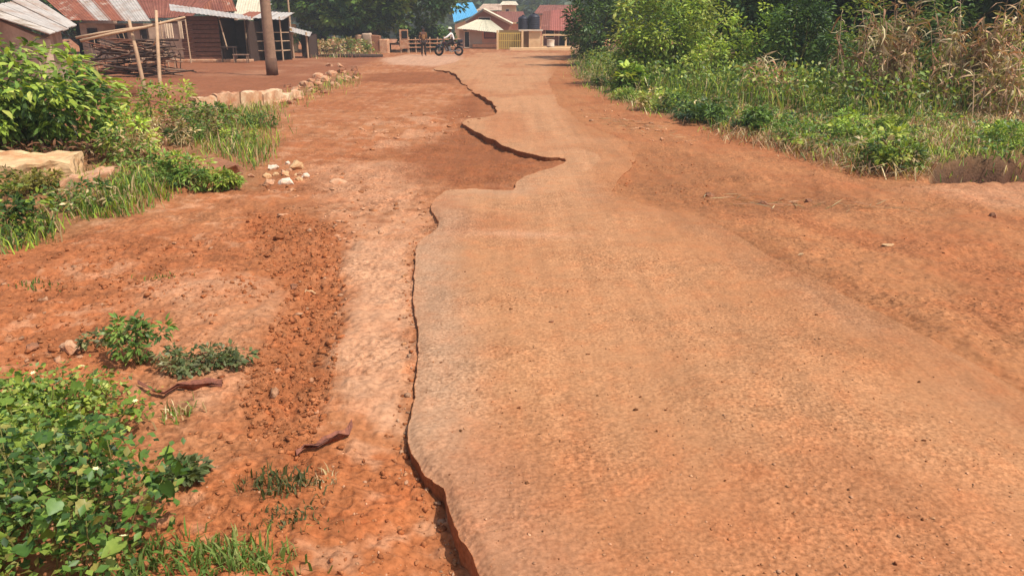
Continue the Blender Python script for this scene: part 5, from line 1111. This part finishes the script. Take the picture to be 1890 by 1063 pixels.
# second far roofs filling the skyline
for (px0, px1, y0, y1, Y, mat, lab) in [(985, 1075, 26, 10, 96, M_RUST2, 'distant red-brown roof above the veranda house'), (880, 930, 20, 8, 112, M_MUD, 'distant brown roof left of the cream upper house')]:
    e = empty('distant_house', (P((px0+px1)/2, 60, Y).x, Y, 0), lab, 'house'); A, B = P(px0, y0, Y), P(px1, y0, Y); D, Cc = P(px0+12, y1, Y+5), P(px1-6, y1, Y+5)
    roof_sheets(e, A, B, Cc, D, 5, [mat], 4); wall(e, (A.x+.3, Y+.5, 0), (B.x-.3, Y+.5, 0), A.z-.1, B.z-.1, .2, M_PINK)
    for k in (.3, .7): opening(e, A.x+(B.x-A.x)*k, A.x+(B.x-A.x)*k+1, Y+.5, A.z-1.5, A.z-.6, M_DARK, 'window', M_WHITE)

# ------------------------------------------------------------------ people and motorcycle
def skin_mesh(name, J, E, mat, e, root=0, sub=2):
    me = bpy.data.meshes.new(name); me.from_pydata([j[0] for j in J], E, []); o = bpy.data.objects.new(name, me); COL.objects.link(o)
    me.materials.append(mat)
    o.modifiers.new('skin', 'SKIN').use_smooth_shade = True
    if not me.skin_vertices: me.skin_vertices.new()
    sv = me.skin_vertices[0].data
    for i, j in enumerate(J):
        r = j[1]; sv[i].radius = (r, r) if not isinstance(r, tuple) else r; sv[i].use_root = (i == root)
    s = o.modifiers.new('sub', 'SUBSURF'); s.levels = sub; s.render_levels = sub
    if e: o.parent = e
    return o
def person(name, loc, label, rz, J, shirt_r, shirt_mat, trouser_mat, hat=None, hair=True):
    """J: joint positions by name, metres, person facing +X before turning by rz"""
    e = empty(name, loc, label, 'person', None, rz); N = list(J); idx = {n: i for i, n in enumerate(N)}
    rad = dict(pel=.13, spine=.12, chest=(.15, .12), neck=.055, head0=.075, head1=.10, head2=.085)
    for s in 'LR': rad.update({'sh'+s: .065, 'el'+s: .045, 'wr'+s: .032, 'ha'+s: .04, 'fi'+s: .022, 'th'+s: .018, 'hip'+s: .09, 'kn'+s: .06, 'an'+s: .042, 'toe'+s: .036})
    ed = [('pel', 'spine'), ('spine', 'chest'), ('chest', 'neck'), ('neck', 'head0'), ('head0', 'head1'), ('head1', 'head2')]
    for s in 'LR': ed += [('chest', 'sh'+s), ('sh'+s, 'el'+s), ('el'+s, 'wr'+s), ('wr'+s, 'ha'+s), ('ha'+s, 'fi'+s), ('ha'+s, 'th'+s), ('pel', 'hip'+s), ('hip'+s, 'kn'+s), ('kn'+s, 'an'+s), ('an'+s, 'toe'+s)]
    skin_mesh('body', [(J[n], rad[n]) for n in N], [(idx[a], idx[b]) for a, b in ed], M_SKIN, e, idx['pel'])
    def sub(nm, names, scale, mat):
        ii_ = {n: i for i, n in enumerate(names)}
        JJ = [(J[n], tuple(r*scale for r in rad[n]) if isinstance(rad[n], tuple) else rad[n]*scale) for n in names]
        skin_mesh(nm, JJ, [(ii_[a], ii_[b]) for a, b in ed if a in ii_ and b in ii_], mat, e, 0)
    sub('shirt', ['chest', 'spine', 'pel', 'shL', 'elL', 'shR', 'elR'] + (['wrL', 'wrR'] if shirt_r else []), 1.22, shirt_mat)
    sub('trousers', ['pel', 'hipL', 'knL', 'anL', 'hipR', 'knR', 'anR'], 1.25, trouser_mat)
    h = Vector(J['head1'])
    MB().lathe([(.09, .02), (.108, .05), (.10, .10), (.05, .14)] if hat is None else [(.17, .045), (.175, .055), (.115, .065), (.11, .13), (.06, .16)], h).build('hair' if hat is None else 'hat', hat or M_DARK, None, True).parent = e
    f = MB(); f.box((h.x+.1, h.y, h.z-.01), (.04, .025, .045)); o = f.build('nose', M_SKIN, None, False, .008); o.parent = e
    for s in (-1, 1): o = MB().box((h.x+.088, h.y+s*.035, h.z+.018), (.014, .02, .01)).build('eye', M_WHITE); o.parent = e
    o = MB().box((h.x+.09, h.y, h.z-.055), (.012, .05, .012)).build('mouth', plain('lips', (96, 48, 44), .6, .05, 9)); o.parent = e
    return e
STAND = {'pel': (0, 0, .95), 'spine': (.0, 0, 1.13), 'chest': (.01, 0, 1.36), 'neck': (.02, 0, 1.50), 'head0': (.03, 0, 1.57), 'head1': (.035, 0, 1.64), 'head2': (.03, 0, 1.71)}
for s, k in (('L', 1), ('R', -1)):
    STAND.update({'sh'+s: (.0, k*.19, 1.40), 'el'+s: (-.03, k*.26, 1.12), 'wr'+s: (.10, k*.25, .90), 'ha'+s: (.13, k*.24, .83), 'fi'+s: (.15, k*.235, .75), 'th'+s: (.17, k*.20, .82), 'hip'+s: (0, k*.09, .88), 'kn'+s: (.02, k*.11, .49), 'an'+s: (-.01, k*.12, .07), 'toe'+s: (.13, k*.14, .04)})
px_, py_ = G(782, 102); py_ = 50.5; px_ = P(782, 100, 50.5).x
person('person', (px_, py_, gz(px_, py_)), 'person in brown shirt and dark trousers standing by the motorcycle', R(-60), STAND, False, M_SHIRTB, M_TROUS)
# motorcycle, pointing -X, and rider
my_ = 50.0; mx_ = P(829, 98, my_).x; mz = gz(mx_, my_)
e = empty('motorcycle', (mx_, my_, mz), 'dark motorcycle carrying the rider in white', 'motorcycle', None, math.pi)
def lp(o): o.parent = e; o.matrix_parent_inverse = Matrix(); return o
for wx in (.66, -.62):
    t = lp(MB().torus((wx, 0, .30), .235, .065).build('wheel', M_RUBBER, None, True))
    o = MB().torus((wx, 0, .30), .19, .018, 20, 6).build('rim', M_STEEL, None, True); o.parent = t
    m = MB()
    for i in range(8): a = i*math.pi/4; m.tube([(wx, 0, .30), (wx+.19*math.cos(a), 0, .30+.19*math.sin(a))], .008, 4)
    o = m.build('spokes', M_STEEL); o.parent = t
lp(MB().tube([(.66, .06, .3), (.5, .06, .72), (.42, .05, .95)], .025, 6).tube([(.66, -.06, .3), (.5, -.06, .72), (.42, -.05, .95)], .025, 6).build('fork', M_STEEL))
lp(MB().tube([(.36, .36, 1.02), (.42, .2, 1.0), (.44, 0, .96), (.42, -.2, 1.0), (.36, -.36, 1.02)], .016, 6).build('handlebar', M_STEEL))
lp(MB().tube([(.45, 0, .85), (.2, 0, .4), (-.2, 0, .38), (-.62, 0, .3), (-.3, 0, .7), (.42, 0, .8)], .03, 6).build('frame', M_BLACK))
lp(MB().box((.17, 0, .76), (.46, .26, .2)).build('fuel_tank', plain('dark_red_paint', (88, 30, 28), .3, .1, 3), None, True, .06))
lp(MB().box((-.38, 0, .78), (.74, .26, .1)).build('seat', M_BLACK, None, True, .04)); lp(MB().box((.06, 0, .42), (.34, .24, .3)).build('engine', M_STEEL, None, False, .03))
lp(MB().tube([(.15, .14, .35), (-.2, .16, .28), (-.75, .17, .36)], [.025, .03, .045], 8).build('exhaust', M_STEEL))
lp(MB().tube([(-.9, 0, .66), (-.72, 0, .68), (-.5, 0, .66)], [.05, .07, .05], 6).build('rear_fender', M_BLACK)); lp(MB().tube([(.92, 0, .46), (.72, 0, .62), (.5, 0, .6)], [.03, .06, .04], 6).build('front_fender', M_BLACK))
lp(MB().box((-.72, 0, .9), (.34, .34, .2)).build('rear_carrier', M_BLACK, None, True, .04)); lp(MB().box((.36, 0, .62), (.1, .42, .42), Matrix.Rotation(-.3, 3, 'Y')).build('leg_shield', M_BLACK, None, True, .03))
lp(MB().lathe([(.05, -.06), (.09, 0), (.09, .03)], (.5, 0, .84), 12).build('headlight', M_WHITE))
RIDE = {'pel': (-.25, 0, .92), 'spine': (-.22, 0, 1.10), 'chest': (-.16, 0, 1.32), 'neck': (-.12, 0, 1.46), 'head0': (-.10, 0, 1.53), 'head1': (-.09, 0, 1.60), 'head2': (-.10, 0, 1.67)}
for s, k in (('L', 1), ('R', -1)):
    RIDE.update({'sh'+s: (-.16, k*.19, 1.36), 'el'+s: (.08, k*.30, 1.16), 'wr'+s: (.30, k*.34, 1.06), 'ha'+s: (.36, k*.33, 1.045), 'fi'+s: (.39, k*.29, 1.02), 'th'+s: (.35, k*.27, 1.03), 'hip'+s: (-.18, k*.12, .88), 'kn'+s: (.18, k*.22, .72), 'an'+s: (.0, k*.22, .34), 'toe'+s: (.13, k*.22, .30)})
person('person', (mx_, my_, mz), 'person in white shirt and pale hat riding the motorcycle', math.pi, RIDE, True, M_SHIRTW, M_TROUS, plain('pale_hat', (226, 216, 190), .9, .06, 9))

# ------------------------------------------------------------------ dusty air
mh = bpy.data.materials.new('dusty_air'); mh.use_nodes = True; nh = mh.node_tree.nodes; nh.remove(nh['Principled BSDF'])
pv = nh.new('ShaderNodeVolumePrincipled'); pv.inputs['Color'].default_value = (.93, .93, .92, 1); pv.inputs['Density'].default_value = .0015; pv.inputs['Anisotropy'].default_value = .2
mh.node_tree.links.new(pv.outputs[0], nh['Material Output'].inputs['Volume'])
tag(MB().box((0, 200, 31), (860, 470, 68)).build('haze', mh), 'thin dusty haze over the village', 'haze', None, 'stuff')
